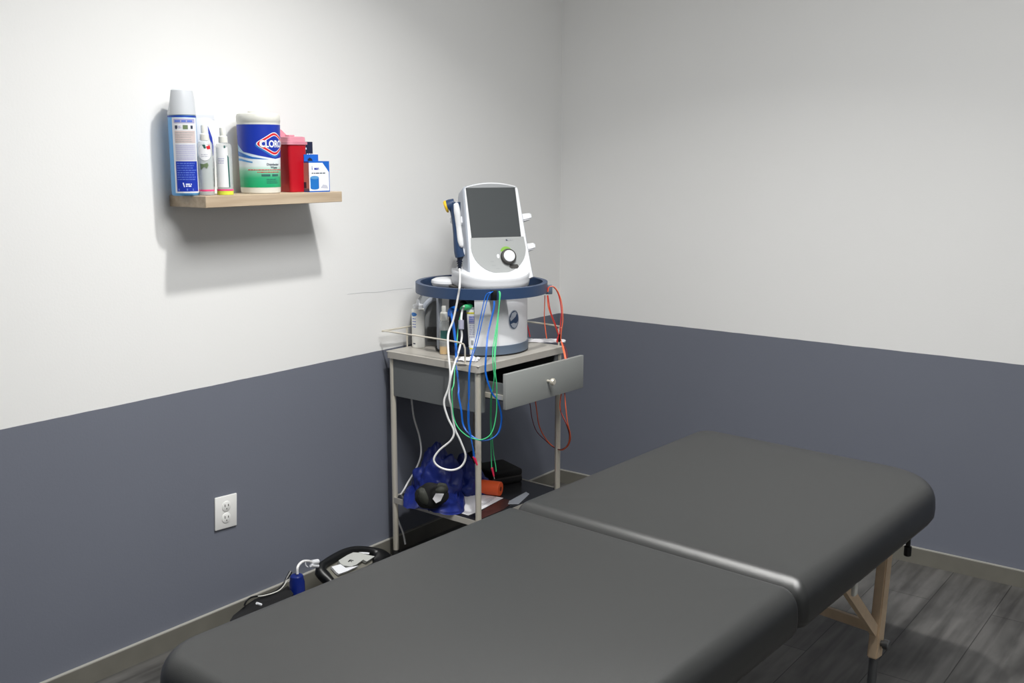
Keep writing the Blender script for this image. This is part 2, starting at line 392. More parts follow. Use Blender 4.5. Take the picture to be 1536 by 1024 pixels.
# ------------------------------------------------------------------ ceiling downlight and added fill panel
for i, (lx, ly, lr, power, cone) in enumerate(LAMPS):
    t = thing('ceiling_light', 'small round recessed ceiling downlight above the massage table', 'ceiling light', (lx, ly, H))
    bm = nb(); lathe(bm, [(lr+.03, -.004), (lr+.028, -.012), (lr+.004, -.012), (lr, -.004)], seg=48, cap=False); obj('trim_ring', bm, 'white', t)
    bm = nb(); lathe(bm, [(lr, -.003), (lr, -.006)], seg=48); obj('diffuser', bm, 'emit', t)
    ld = bpy.data.lights.new('downlight_lamp', 'AREA'); ld.shape = 'DISK'; ld.size = lr*2; ld.energy = power; ld.color = (1, .985, .955)
    ld.spread = rad(cone)
    lo = bpy.data.objects.new('downlight_lamp', ld); COL.objects.link(lo); lo.parent = t; lo.location = (0, 0, -.016)
for i, (lx, ly, sx, sy, power) in enumerate(FILL_PANELS):  # added fill panel that softens the downlight's shadows
    t = thing('added_fill_panel', 'flat rectangular fill light panel added on the unseen ceiling', 'ceiling light', (lx, ly, H))
    bm = nb(); ring(bm, rrect(-sx/2-.03, sx/2+.03, -sy/2-.03, sy/2+.03, .002, 1), rrect(-sx/2, sx/2, -sy/2, sy/2, .001, 1), -.02, 0); obj('frame', bm, 'white', t)
    bm = nb(); box(bm, -sx/2, sx/2, -sy/2, sy/2, -.012, -.002); obj('diffuser', bm, 'emit', t)
    ld = bpy.data.lights.new('fill_panel_lamp', 'AREA'); ld.shape = 'RECTANGLE'; ld.size = sx; ld.size_y = sy; ld.energy = power; ld.spread = rad(170); ld.color = (.97, .985, 1)
    lo = bpy.data.objects.new('fill_panel_lamp', ld); COL.objects.link(lo); lo.parent = t; lo.location = (0, 0, -.022)

# ------------------------------------------------------------------ massage table (rotated 3 deg, local frame)
BA = rad(-3.0)
def bl(x, y): c, s = math.cos(BA), math.sin(BA); return (c*x - s*y, s*x + c*y)
bcx, bcy = 1.540, -1.688
wx, wy = bl(bcx, bcy)
XR = .390; LF, LN = .965, 1.030
bed = thing('massage_table', 'folding massage table with dark grey vinyl top and beech legs', 'massage table', (wx, wy, 0), rad(-2.2))
ZT, ZB = .600, .492
HW, HL = .382, .925
def cushion(y0, y1, rc):
    rings = []
    prof = [(.030, ZB), (.008, ZB+.004), (.000, ZB+.018), (-.001, ZB+.036), (.000, ZB+.052)]
    er = .040
    for k in range(1, 9):
        a = k/8*PI/2; prof.append((er*(1-math.cos(a)), ZB+.052 + (ZT-.004-ZB-.052)*math.sin(a)))
    prof += [(.075, ZT-.0022), (.12, ZT-.0008), (.20, ZT)]
    for ins, z in prof:
        r2 = [max(r-ins*.8, .012) for r in rc]
        rings.append([Vector((x, y-.030*x, z)) for x, y in rrect(-HW-.018+ins, XR-ins, y0+ins, y1-ins, r2, 10)])
    bm = nb(); loft(bm, rings); return bm
far = obj('cushion', cushion(.0, LF, [.165, .062, .035, .030]), 'vinyl', bed, ang=60)
near = obj('cushion', cushion(-LN, -.0, [.035, .030, .095, .125]), 'vinyl', bed, ang=60)
for s in (1, -1):
    fr = nb(); y0, y1 = (.02, HL-.06) if s > 0 else (-HL+.06, -.02)
    ring(fr, rrect(-HW+.045, HW-.045, y0, y1, .03, 4), rrect(-HW+.065, HW-.065, y0+.02, y1-.02, .02, 4), .474, ZB+.004)
    obj('wooden_frame', fr, 'beech', bed)
legpos = []
for sy in (1, -1):
    for sx in (1, -1):
        # post: top near the frame end, bottom at same y, slight splay
        LT = Vector((sx*(HW-.062), sy*(HL-.26), .494)); LB = Vector((sx*(HW-.060), sy*(HL-.30), .170))
        d = (LB-LT).normalized(); X = Vector((1, 0, 0)); Yv = d.cross(X).normalized()
        leg = nb(); hw, hd = .013, .021
        ringsL = []
        for p in (LT, LB): ringsL.append([p + X*a*hw + Yv*b*hd for a, b in ((-1, -1), (1, -1), (1, 1), (-1, 1))])
        loft(leg, ringsL); bmesh.ops.bevel(leg, geom=leg.edges[:], offset=.003, segments=2, affect='EDGES')
        L = obj('leg', leg, 'beech', bed)
        ft = nb(); e = LB + d*.150; tube(ft, [LB-d*.03+Yv*.002, LB+d*.06+Yv*.002, e+Yv*.002], .0115, 12, smooth=False)
        obj('metal_foot', ft, 'steel_dark', L)
        rb = nb(); lathe(rb, [(.014, 0), (.017, .002), (.016, .018), (.012, .022)], e.x, e.y, 0, 20); obj('rubber_tip', rb, 'rubber', L)
        kb = nb(); k0 = LB - d*.04 + X*sx*hw
        tube(kb, [k0, k0+X*sx*.006, k0+X*sx*.007, k0+X*sx*.020, k0+X*sx*.022], [.008, .008, .013, .013, .011], 16, smooth=False); obj('knob', kb, 'steel_dark', L)
        for q in (.2, .93):
            pn = nb(); c = LT.lerp(LB, q) - Yv*hd*(1 if Yv.y > 0 else -1)
        legpos.append((sx, sy, LT, LB, d))
        # diagonal brace from the frame (towards the middle seam) to the post
        br = nb(); a = Vector((sx*(HW-.052), sy*.33, .485)); b = LB - d*.075 - Vector((0, sy*.018, 0))
        dd = (b-a).normalized(); up = dd.cross(X).normalized()
        loft(br, [[p + X*i*.007 + up*j*.014 for i, j in ((-1, -1), (1, -1), (1, 1), (-1, 1))] for p in (a, b)])
        obj('brace', br, 'beech', bed)
    # cross bar between the two posts of this end
    cb = nb(); A = [l for l in legpos if l[1] == sy]
    p0 = A[0][3] - A[0][4]*.075 + Vector((-.004, 0, 0)); p1 = A[1][3] - A[1][4]*.11
    dd = (p1-p0).normalized(); up = Vector((0, 0, 1)); yy = dd.cross(up).normalized()
    loft(cb, [[p + yy*i*.006 + up*j*.013 for i, j in ((-1, -1), (1, -1), (1, 1), (-1, 1))] for p in (p0, p1)]); obj('cross_bar', cb, 'beech', bed)
# white latch under the right edge and black hanging peg at the far end
lt = nb(); box(lt, HW-.008, HW+.002, .285, .305, ZB-.024, ZB+.012, .003); tag(obj('latch', lt, 'offwhite', bed), 'white plastic latch')
pg = nb(); q = Vector((HW-.03, HL-.19, 0)); lathe(pg, [(.007, ZB-.072), (.0095, ZB-.070), (.0095, ZB-.046), (.006, ZB-.044), (.006, ZB+.004)], q.x, q.y, 0, 16); tag(obj('peg', pg, 'black', bed), 'black hanging peg')

# ------------------------------------------------------------------ wall shelf and what stands on it
SX, SY0, SY1, SZ0, SZ1 = .165, -1.950, -1.441, 1.306, 1.338
bm = nb(); box(bm, 0, SX, SY0, SY1, SZ0, SZ1, .0012, 1); sh = obj('floating_shelf', bm, 'shelfwood'); tag(sh, 'light oak floating shelf on the left wall holding cleaning supplies', 'shelf')
VA = rad(-40)          # direction from the shelf towards the open room
TOP = SZ1

# aerosol can
p = onx(278.5, 284, .075)
t = thing('aerosol_can', 'tall disinfectant aerosol can with pale grey cap and royal blue label, left end of shelf', 'spray can', (p.x, p.y, TOP))
r = .0375
bm = nb(); lathe(bm, [(r-.004, 0), (r-.001, .003), (r, .006), (r, .212), (r-.002, .217), (r-.006, .220)]); obj('body', bm, 'canblue', t)
bm = nb()
capP = [(r-.002, .217), (r+.0002, .219), (r, .225), (r-.002, .262), (r-.006, .284), (r-.010, .287)]
lathe(bm, capP, seg=48)
for v in bm.verts:           # finger notch at the left side of the cap
    a = math.atan2(v.co.y, v.co.x)
    if v.co.z > .25 and abs((a-(VA-rad(90))+PI) % (2*PI)-PI) < rad(38): v.co.x *= .80; v.co.y *= .80
obj('cap', bm, 'cancap', t)
bm = nb(); lathe(bm, [(r+.0003, .2125), (r+.0003, .216)], cap=False); tag(obj('collar_band', bm, 'royal', t), 'dark blue band under cap')
def lab(poly, m, name='label', lb=None, off=.0004, R=r, th=VA, par=None):
    o = obj(name, wrap(flat(poly), R, th, off), m, par or t)
    if lb: tag(o, lb)
    return o
lb = lab(rectp(-.026, .050, .008, .211), 'canwhite', 'label', 'white back label')
def sub(bmf, m, name, off, R=r, th=VA, par=None, lbl=None):
    o = obj(name, wrap(bmf, R, th, off), m, par); 
    if lbl: tag(o, lbl)
    return o
sub(flat(rectp(-.020, .040, .196, .208)), 'lilac', 'printed_block', .0007, par=lb)
sub(flat(rectp(-.019, .040, .143, .176)), 'beigeprint', 'printed_block', .0007, par=lb)
sub(flat(rectp(-.019, .040, .096, .140)), 'palegrey', 'printed_block', .0007, par=lb)
sub(flat(rectp(-.020, .042, .012, .094)), 'royal', 'printed_block', .0007, par=lb, lbl='royal blue printed block')
sub(bars([.199], -.017, .037, .005, seed=3), 'softblueprint', 'small_print', .001, par=lb)
sub(flat([(-.017, .190), (-.017, .183), (-.0135, .179), (-.010, .183), (-.010, .190)]), 'ink', 'shield_mark', .001, par=lb)
sub(flat(rectp(.004, .017, .180, .191)), 'greenink', 'square_mark', .001, par=lb)
sub(flat(rectp(.025, .032, .181, .190)), 'ink', 'square_mark', .001, par=lb)
sub(bars([.183, .187], -.008, .002, .0018, seed=5), 'lilac', 'small_print', .001, par=lb)
sub(bars([.170, .164, .158, .151, .146], -.017, .038, .0016, seed=8), 'facegrey', 'small_print', .001, par=lb)
sub(bars([.135, .130, .125, .119, .114, .108, .102, .098], -.017, .038, .0016, seed=9), 'lilac', 'small_print', .001, par=lb)
sub(bars([.087-.0062*i for i in range(8)], -.017, .039, .0022, seed=11), 'softblueprint', 'small_print', .001, par=lb)
sub(bars([.030, .025], .004, .022, .0034, seed=12), 'whiteprint', 'small_print', .001, par=lb)
sub(flat([(-.004, .036), (-.001, .024), (.0015, .024), (-.001, .036)]), 'whiteprint', 'white_mark', .001, par=lb)
for sx_ in (-.016, .006, .022): sub(flat(rectp(sx_, sx_+.003, .014, .020)), 'softblueprint', 'small_mark', .001, par=lb)

# tube with crimped top behind the little bottles
def squeeze_tube(name, label, loc, facing, h, wtop, rb, cap_h, capm, bodym):
    t = thing(name, label, 'tube', loc, facing+PI/2)
    rings = []; n = 32
    for k in range(11):
        f = k/10; z = cap_h + (h-cap_h)*f; a = rb + (wtop/2-rb)*f; b = rb*(1-f)**.8*.95 + .0012
        rings.append([Vector((a*math.cos(2*PI*i/n), b*math.sin(2*PI*i/n), z)) for i in range(n)])
    bm = nb(); loft(bm, rings); body = obj('body', bm, bodym, t)
    bm = nb(); box(bm, -wtop/2-.0003, wtop/2+.0003, -.0022, .0022, h-.014, h+.001, .0005, 1); obj('crimp', bm, bodym, t)
    bm = nb(); lathe(bm, [(rb-.003, 0), (rb-.0015, .0015), (rb-.001, cap_h)], seg=32); obj('cap', bm, capm, t)
    def surf(bmf, off=.0008):
        for v in bmf.verts:
            x, z = v.co.x, v.co.y; f = min(max((z-cap_h)/(h-cap_h), 0), 1); a = rb + (wtop/2-rb)*f; b = rb*(1-f)**.8*.95 + .0012
            y = -b*math.sqrt(max(1-(x/a)**2, 0)) - off; v.co = Vector((x, y, z))
        return bmf
    def sub_(bmf, off=.0008):
        xs = [v.co.x for v in bmf.verts]; ys = [v.co.y for v in bmf.verts]
        for ax, lo, hi in ((0, min(xs), max(xs)), (1, min(ys), max(ys))):
            x = lo+.004
            while x < hi:
                co = [0, 0, 0]; no = [0, 0, 0]; co[ax] = x; no[ax] = 1
                bmesh.ops.bisect_plane(bmf, geom=bmf.verts[:]+bmf.edges[:]+bmf.faces[:], plane_co=co, plane_no=no); x += .004
        return surf(bmf, off)
    return t, body, sub_
p = onx(311, 286, .052)
t, body, sf = squeeze_tube('squeeze_tube', 'tall white squeeze tube with blue swoosh behind the two small spray bottles', (p.x, p.y, TOP), rad(-38), .222, .058, .022, .02, 'white', 'white')
obj('blue_swoosh', sf(flat([(.010, .192), (.015, .178), (.0205, .160), (.0225, .135), (.0215, .112), (.0205, .107), (.0185, .125), (.0165, .145), (.0115, .165)])), 'royal', body)
obj('red_patch', sf(flat([(.002, .138), (.013, .142), (.014, .130), (.004, .129)]), .0009), 'redprint', body)
obj('dark_patch', sf(flat([(.014, .062), (.0205, .075), (.021, .022), (.016, .022)]), .0009), 'navydark', body)

# two small clear spray bottles
def mist_bottle(label, px, x, rb, hb, band, band2, capw):
    p = onx(px, 286, x); t = thing('mist_spray_bottle', label, 'spray bottle', (p.x, p.y, TOP))
    bm = nb(); lathe(bm, [(rb-.0015, .0005), (rb, .002), (rb, hb-.01), (rb-.003, hb-.003), (.0105, hb), (.0105, hb+.003)], seg=32); b = obj('body', bm, 'clear', t)
    bm = nb(); lathe(bm, [(rb-.0025, .012), (rb-.0018, .014), (rb-.0018, hb*.72), (rb-.003, hb*.72+.001)], seg=32); obj('liquid', bm, 'liquid', t)
    bm = nb(); lathe(bm, [(.0125, hb+.001), (.0128, hb+.004), (.0122, hb+.017), (.0085, hb+.020), (.0085, hb+.040), (.0075, hb+.042)], seg=24); obj('spray_nozzle', bm, 'offwhite', t)
    bm = nb(); lathe(bm, [(rb+.0003, .012), (rb+.0003, .0165)], seg=32, cap=False); obj('band', bm, 'hotpink', t)
    if band2:
        bm = nb(); lathe(bm, [(rb+.0003, .001), (rb+.0003, .0115)], seg=32, cap=False); obj('band', bm, 'lime', t)
    return t, b
t, b = mist_bottle('small clear mist bottle with round white label and pink base band beside the aerosol can', 310.5, .115, .0205, .150, 1, 0, 0)
circ = [(.018*math.cos(2*PI*i/24), .118+.022*math.sin(2*PI*i/24)) for i in range(24)]
obj('round_label', wrap(flat(circ), .0205, VA, .0006), 'labelwhite', b)
obj('logo_patch', wrap(flat([(.004, .134), (.015, .137), (.016, .127), (.007, .126)]), .0205, VA, .0009), 'redprint', b)
obj('logo_patch', wrap(flat([(-.006, .139), (.002, .139), (.004, .129), (-.001, .128)]), .0205, VA, .0009), 'teal', b)
obj('small_print', wrap(bars([.106, .111], -.010, .010, .002), .0205, VA, .0009), 'palegrey', b)
obj('leaf_print', wrap(flat([(-.015, .088), (-.004, .086), (.006, .090), (.009, .083), (.004, .074), (-.003, .079), (-.013, .070)]), .0205, VA, .0006), 'greenink', b)
t, b = mist_bottle('small clear mist bottle with dark green stripe and yellow base beside the wipes canister', 338, .125, .0225, .144, 1, 1, 0)
obj('front_label', wrap(flat(rectp(-.022, .012, .022, .132)), .0225, VA, .0006), 'labelwhite', b)
obj('green_stripe', wrap(flat([(.010, .112), (.0145, .104), (.0155, .022), (.0115, .022)]), .0225, VA, .0009), 'teal', b)
obj('dark_dot', wrap(flat([(.002, .137), (.006, .137), (.006, .130), (.002, .130)]), .0225, VA, .0009), 'teal', b)
obj('small_print', wrap(bars([.100, .094, .088], -.016, .004, .002, seed=4), .0225, VA, .0009), 'lilac', b)

# disinfecting wipes canister
p = onx(391.5, 287, .088)
RC = lambda z: .0575 + .0045*z/.2
t = thing('wipes_canister', 'white disinfecting wipes canister with blue and green label and red diamond logo', 'canister', (p.x, p.y, TOP))
bm = nb(); lathe(bm, [(.053, 0), (.0565, .002), (RC(.006), .006), (RC(.20), .20), (.0625, .206), (.0632, .207), (.0632, .222), (.061, .228), (.055, .231), (.030, .232), (.029, .236), (.018, .237)], seg=56); body = obj('body', bm, 'canister', t)
CH = VA
lbm = wrap(flat(rectp(-.12, .12, .018, .198)), RC, CH, .0003)
bmesh.ops.subdivide_edges(lbm, edges=[e for e in lbm.edges if abs(e.verts[0].co.z-e.verts[1].co.z) > .1], cuts=2)
lb = obj('label', lbm, 'wipes', t)
W = lambda bmf, m, n, off=.0006, l=None: (lambda o: tag(o, l) if l else o)(obj(n, wrap(bmf, RC, CH, off), m, lb))
sw = [(-.11, .198), (-.11, .150), (-.075, .138), (-.05, .120), (-.03, .116), (-.005, .110), (.025, .104), (.05, .100), (.11, .108), (.11, .198)]
W(flat(sw), 'royal', 'blue_field', .0005)
W(flat([(-.11, .128), (-.06, .118), (-.02, .106), (.03, .098), (-.02, .100), (-.06, .106), (-.11, .112)]), 'midblue', 'swoosh', .0006)
W(flat([(-.11, .104), (-.06, .100), (-.02, .092), (-.02, .088), (-.06, .094), (-.11, .096)]), 'canblue', 'swoosh', .0006)
def dia(cx, cz, a, b, rr=.22):
    P = []; V = [(a, 0), (0, b), (-a, 0), (0, -b)]
    for i in range(4):
        p0, p1, p2 = V[i-1], V[i], V[(i+1) % 4]
        A = (p1[0]+(p0[0]-p1[0])*rr, p1[1]+(p0[1]-p1[1])*rr); B = (p1[0]+(p2[0]-p1[0])*rr, p1[1]+(p2[1]-p1[1])*rr)
        for k in range(5):
            t_ = k/4; P.append((cx+(1-t_)**2*A[0]+2*t_*(1-t_)*p1[0]+t_*t_*B[0], cz+(1-t_)**2*A[1]+2*t_*(1-t_)*p1[1]+t_*t_*B[1]))
    return P
LC = .0475
W(flat(dia(LC, .140, .066, .040)), 'midblue', 'diamond_shadow', .0008)
W(flat(dia(LC, .143, .062, .037)), 'labelwhite', 'diamond_rim', .0011)
W(flat(dia(LC, .143, .059, .0345)), 'redprint', 'diamond_red', .0013)
W(flat(dia(LC, .143, .048, .0275)), 'labelwhite', 'diamond_rim', .0015)
W(flat(dia(LC, .143, .045, .0255)), 'royal', 'diamond_blue', .0017)
W(xf(text_bm('CLOROX', .026, .0008), Matrix.Translation((LC, .142, 0)) @ Matrix.Diagonal((.86, 1.05, 1, 1))), 'labelwhite', 'lettering', .0020)
W(xf(text_bm('Disinfecting', .0095, .0002), Matrix.Translation((.042, .084, 0))), 'ink', 'lettering', .0009)
W(xf(text_bm('Wipes', .0095, .0002), Matrix.Translation((.044, .0755, 0))), 'ink', 'lettering', .0009)
W(bars([.0675], -.035, .09, .0022, seed=21), 'redprint', 'small_print', .0009)
W(bars([.061], -.008, .09, .0022, seed=22), 'redprint', 'small_print', .0009)
W(flat(rectp(.004, .030, .050, .056)), 'teal', 'green_tab', .0009)
W(flat(rectp(.036, .060, .050, .056)), 'teal', 'green_tab', .0009)
W(bars([.040, .035, .030], .018, .06, .002, seed=23), 'teal', 'small_print', .0009)

# sharps container
p = onx(437.5, 287, .078)
t = thing('sharps_container', 'red sharps container with pale pink lid beside the wipes canister', 'container', (p.x, p.y, TOP), rad(-8))
n = 6
rr_ = lambda hx, hy, z, rc: [Vector((x, y, z)) for x, y in rrect(-hx, hx, -hy, hy, rc, n)]
bm = nb(); loft(bm, [rr_(.038, .026, 0, .008), rr_(.0395, .0275, .002, .009), rr_(.0425, .0325, .142, .010)]); body = obj('body', bm, 'red', t)
bm = nb(); loft(bm, [rr_(.0455, .0365, .142, .010), rr_(.0455, .0365, .150, .010), rr_(.042, .032, .1505, .010), rr_(.041, .031, .164, .010), rr_(.036, .026, .166, .010)]); lid = obj('lid', bm, 'palepink', t)
bm = nb(); box(bm, -.012, .012, -.010, .010, .166, .171, .002); obj('lid_latch', bm, 'palepink', lid)
# raised open flap leaning back towards the canister
bm = nb()
f1 = [(-.038, -.026, .166), (.010, -.026, .166), (-.030, -.022, .196)]
loft(bm, [[Vector((-.030, .020, .166)), Vector((-.026, .022, .166)), Vector((-.026, -.030, .203)), Vector((-.030, -.030, .203))],
          [Vector((-.028, .030, .166)), Vector((-.024, .030, .166)), Vector((.004, .006, .178)), Vector((0, .006, .178))]])
bm.free(); bm = nb()
vs = [Vector((-.036, -.040, .166)), Vector((-.036, .016, .166)), Vector((-.036, -.006, .185)), Vector((-.036, -.045, .206))]
loft(bm, [vs, [v + Vector((.004, 0, 0)) for v in vs]]); tag(obj('flap', bm, 'palepink', lid), 'pale pink flap standing open')

# small dark navy box at the back
p = onx(457.5, 283, .035)
t = thing('carton', 'narrow dark navy carton behind the blue and white tape box', 'box', (p.x, p.y, TOP))
bm = nb(); box(bm, -.020, .022, -.026, .018, 0, .152, .0008, 1); b = obj('body', bm, 'boxnavy', t)
bm = xf(bars([.112, .108], -.008, .016, .0035, seed=31), facemtx((.0225, 0, 0), (0, 1, 0), (0, 0, 1))); obj('lettering', bm, 'whiteprint', b)
bm = xf(flat(rectp(-.016, -.012, .128, .134)), facemtx((.0225, .004, 0), (0, 1, 0), (0, 0, 1))); obj('white_mark', bm, 'whiteprint', b)

# blue and white tape box with hang tab, front turned to the right
p = onx(472.5, 288, .128)
t = thing('tape_box', 'small blue and white hang-tab box showing a blue tape roll, right end of shelf', 'box', (p.x, p.y, TOP), rad(81))
# local: front face is -Y ; width along X
bw, bd, bh = .037, .027, .093
bm = nb(); box(bm, -bw, bw, -bd, bd, 0, bh, .0006, 1); b = obj('carton', bm, 'boxblue', t)
F = lambda bmf, m, n, off=.0004: obj(n, xf(bmf, facemtx((0, -bd-off, 0), (1, 0, 0), (0, 0, 1))), m, b)
S = lambda bmf, m, n, off=.0004: obj(n, xf(bmf, facemtx((-bw-off, 0, 0), (0, -1, 0), (0, 0, 1))), m, b)
F(flat([(-bw, .004), (bw-.003, .004), (bw-.003, .060), (.012, .088), (-bw, .088)]), 'labelwhite', 'front_print', .0004)
S(flat(rectp(-bd, bd, .004, .088)), 'boxpink', 'side_print', .0004)
S(flat(rectp(-.012, .012, .012, .030)), 'ink', 'dark_picture', .0008)
S(flat(rectp(-bd, bd, .004, .011)), 'bluegrey', 'dark_picture', .0008)
rollp = [(-.0285+.0, .012), (-.0285, .045)] 
pts = [(-.0205+.0*i, 0) for i in range(1)]
el = [(-.018+.0155*math.cos(2*PI*i/24), .044+.005*math.sin(2*PI*i/24)) for i in range(24)]
body_ = [(-.018+.0155*math.cos(PI+PI*i/12), .0125+.005*math.sin(PI+PI*i/12)) for i in range(13)] + [(-.0025, .043), (-.0335, .043)]
F(flat(body_), 'tapeblue', 'tape_roll_picture', .0007)
F(flat(el), 'canblue', 'tape_roll_picture', .0009)
F(xf(text_bm('i', .018, .0003), Matrix.Translation((-.026, .072, 0)) @ Matrix.Shear('XY', 4, (.0, .0))), 'royal', 'lettering', .0008)
F(xf(text_bm('ean', .0125, .0004), Matrix.Translation((-.010, .071, 0))), 'royal', 'lettering', .0008)
F(bars([.0555], -.028, .026, .0030, seed=41), 'ink', 'small_print', .0008)
F(flat([(.002, .012), (.030, .010), (.026, .020), (.012, .023)]), 'palegrey', 'tape_strip_picture', .0007)
bm = nb(); tabp = [(-bw, bh), (.012, bh), (.012, bh+.020), (-bw, bh+.020)]
prism(bm, [(-bw, bh), (-.024, bh), (-.024, bh+.006), (-.016, bh+.011), (-.008, bh+.006), (-.006, bh), (.014, bh), (.014, bh+.020), (-bw, bh+.020)], -.002, .0)
obj('hang_tab', bm, 'boxblue', t)

# ------------------------------------------------------------------ wall outlet
c = onx(337.6, 767, 0)
t = thing('wall_outlet', 'white duplex power outlet on the dark blue lower wall', 'outlet', (0, c.y, c.z))
t.matrix_basis = Matrix.Translation((0, c.y, c.z)) @ Matrix.Rotation(rad(-3.2), 4, 'X')
bm = nb(); box(bm, .0, .006, -.041, .041, -.052, .052, .0025); pl = obj('cover_plate', bm, 'outlet', t)
for s in (1, -1):
    bm = nb(); xfm = Matrix.Translation((.006, 0, s*.0185)) @ Matrix.Rotation(PI/2, 4, 'Y')
    lathe(bm, [(.0165, -.002), (.0165, .0012), (.015, .002)], seg=28); xf(bm, xfm); so = obj('socket', bm, 'outlet', pl)
for s in (1, -1):
    for yy, zz, hh in ((-.0063, .003, .004), (.0063, .003, .0034), (0, -.0075, .0022)):
        bm = nb(); box(bm, .0078, .0084, yy-.0013, yy+.0013, s*.0185+zz-hh, s*.0185+zz+hh); obj('slot', bm, 'slot', pl)

# ------------------------------------------------------------------ utility trolley
TRA = rad(-2.0)
tr = thing('utility_trolley', 'steel two-tier utility trolley with an open grey drawer in the corner', 'trolley', (.262, -.900, 0), TRA)
hx, hy, TZ = .215, .238, .772     # half sizes, top height
bm = nb(); box(bm, -hx, hx, -hy, hy, TZ-.004, TZ, .0015, 1)
ring(bm, rrect(-hx, hx, -hy, hy, .012, 4), rrect(-hx+.002, hx-.002, -hy+.002, hy-.002, .011, 4), TZ-.024, TZ-.001)
obj('top_tray', bm, 'tray', tr)
lx, ly = hx-.016, hy-.016
for sx in (-1, 1):
    for sy in (-1, 1):
        bm = nb(); lathe(bm, [(.0105, .035), (.0105, TZ-.006)], sx*lx, sy*ly, 0, 20); L = obj('leg', bm, 'chrome', tr)
        bm = nb(); lathe(bm, [(.012, .0), (.016, .003), (.016, .020), (.0125, .036)], sx*lx, sy*ly, 0, 20); obj('foot', bm, 'rubber', L)
# side panels and housing for the drawer (between the legs, z .60 - .75)
PZ0, PZ1 = .612, TZ-.024
bm = nb(); box(bm, -lx+.006, lx-.006, -ly-.006, -ly, PZ0, PZ1, .001, 1); obj('side_panel', bm, 'panel', tr)
bm = nb(); box(bm, -lx+.006, lx-.006, ly, ly+.006, PZ0, PZ1, .001, 1); obj('side_panel', bm, 'panel', tr)
bm = nb(); box(bm, -lx, -lx+.006, -ly+.01, ly-.01, PZ0, PZ1, .001, 1); obj('back_panel', bm, 'panel', tr)
for a_, b_ in ((-ly+.008, -ly+.030), (ly-.030, ly-.008)): obj('drawer_frame', box(nb(), lx-.002, lx+.006, a_, b_, PZ0-.004, PZ1+.002, .001, 1), 'panel', tr)
for a_, b_ in ((-ly+.02, -ly+.026), (ly-.026, ly-.02)): obj('slide_rail', box(nb(), -lx+.004, lx-.006, a_, b_, PZ0+.02, PZ0+.038), 'chrome', tr)
# drawer pulled out
dx = hx+.108
dr = obj('drawer', box(nb(), dx-.014, dx, -.226, .204, .640, .757, .0015, 2), 'drawerfront', tr)
bm = nb(); y0, y1, x0, x1, z0, z1 = -.178, .168, dx-.36, dx-.014, .652, .742
box(bm, x0, x1, y0, y1, z0, z0+.004); box(bm, x0, x1, y0, y0+.004, z0, z1-.03); box(bm, x0, x1, y1-.004, y1, z0, z1-.03); box(bm, x0, x0+.004, y0, y1, z0, z1-.03)
obj('drawer_box', bm, 'panel', dr)
for a_, b_ in ((y0-.008, y0-.001), (y1+.001, y1+.008)): obj('drawer_runner', box(nb(), x0+.03, x1, a_, b_, z0+.006, z0+.022), 'chrome', dr)
bm = nb(); xm = Matrix.Translation((dx, -.006, .700)) @ Matrix.Rotation(PI/2, 4, 'Y')
lathe(bm, [(.0045, 0), (.004, .012), (.0045, .014), (.0115, .018), (.012, .024), (.009, .029)], seg=24); xf(bm, xm); obj('knob', bm, 'chrome', dr)
# lower shelf
SHZ = .235
bm = nb(); box(bm, -lx-.004, lx+.004, -ly-.004, ly+.004, SHZ-.003, SHZ); lo_s = obj('lower_shelf', bm, 'dark', tr)
bm = nb(); ring(bm, rrect(-hx+.006, hx-.006, -hy+.006, hy-.006, .012, 4), rrect(-hx+.0085, hx-.0085, -hy+.0085, hy-.0085, .011, 4), SHZ-.019, SHZ+.002); obj('shelf_rim', bm, 'tray', lo_s)
# guard rail on three sides
def tl(v): return Matrix.Rotation(-TRA, 3, 'Z') @ (Vector(v) - Vector((.262, -.900, 0)))
RZ = .843
bm = nb()
pr = [(.148, -hy+.004, RZ-.006), (.10, -hy-.002, RZ), (-hx+.02, -hy-.002, RZ), (-hx-.004, -hy+.0, RZ), (-hx-.004, -hy+.03, RZ), (-hx-.004, hy-.05, RZ), (-hx+.0, hy-.004, RZ), (-hx+.04, hy+.0, RZ), (.165, hy, RZ), (.186, hy, RZ-.012), (.188, hy, RZ-.03), (.188, hy, TZ-.002)]
tube(bm, pr, .0032, 8, k=4); rail = obj('guard_rail', bm, 'chrome', tr)
for P_ in ([(-hx-.004, -hy+.11, RZ), (-hx-.004, -hy+.11, TZ-.03)], [(.148, -hy+.004, RZ-.006), (.152, -hy+.006, RZ-.02), (.152, -hy+.006, TZ-.004)], [(-hx-.004, hy-.06, RZ), (-hx-.004, hy-.06, TZ-.03)]):
    obj('rail_post', tube(nb(), P_, .003, 8, smooth=False), 'chrome', rail)

# ------------------------------------------------------------------ therapy unit on the trolley
CX, CY = .276, -.887
FA = rad(-32)
dev = thing('ultrasound_therapy_unit', 'white physiotherapy unit with grey screen and navy ring on the steel trolley', 'medical device', (CX, CY, TZ), FA+PI/2)
V0 = rad(-52) - (FA+PI/2)            # local angle that looks at the room
def arcband(a0, a1, ro, ri, z0, z1, n=40):
    bm = nb(); rings = []
    for k in range(n+1):
        a = a0+(a1-a0)*k/n; c, s = math.cos(a), math.sin(a)
        rings.append([Vector((ro*c, ro*s, z0)), Vector((ro*c, ro*s, z1)), Vector((ri*c, ri*s, z1)), Vector((ri*c, ri*s, z0))])
    loft(bm, rings); return bm
DR = .166
bm = arcband(V0-rad(8), V0+rad(200), DR-.004, DR-.014, .034, .213); shell = obj('pedestal_shell', bm, 'white', dev, ang=25)
bm = arcband(V0-rad(88), V0-rad(70), DR-.006, DR-.018, .004, .213, 8); obj('side_strip', bm, 'silver', dev)
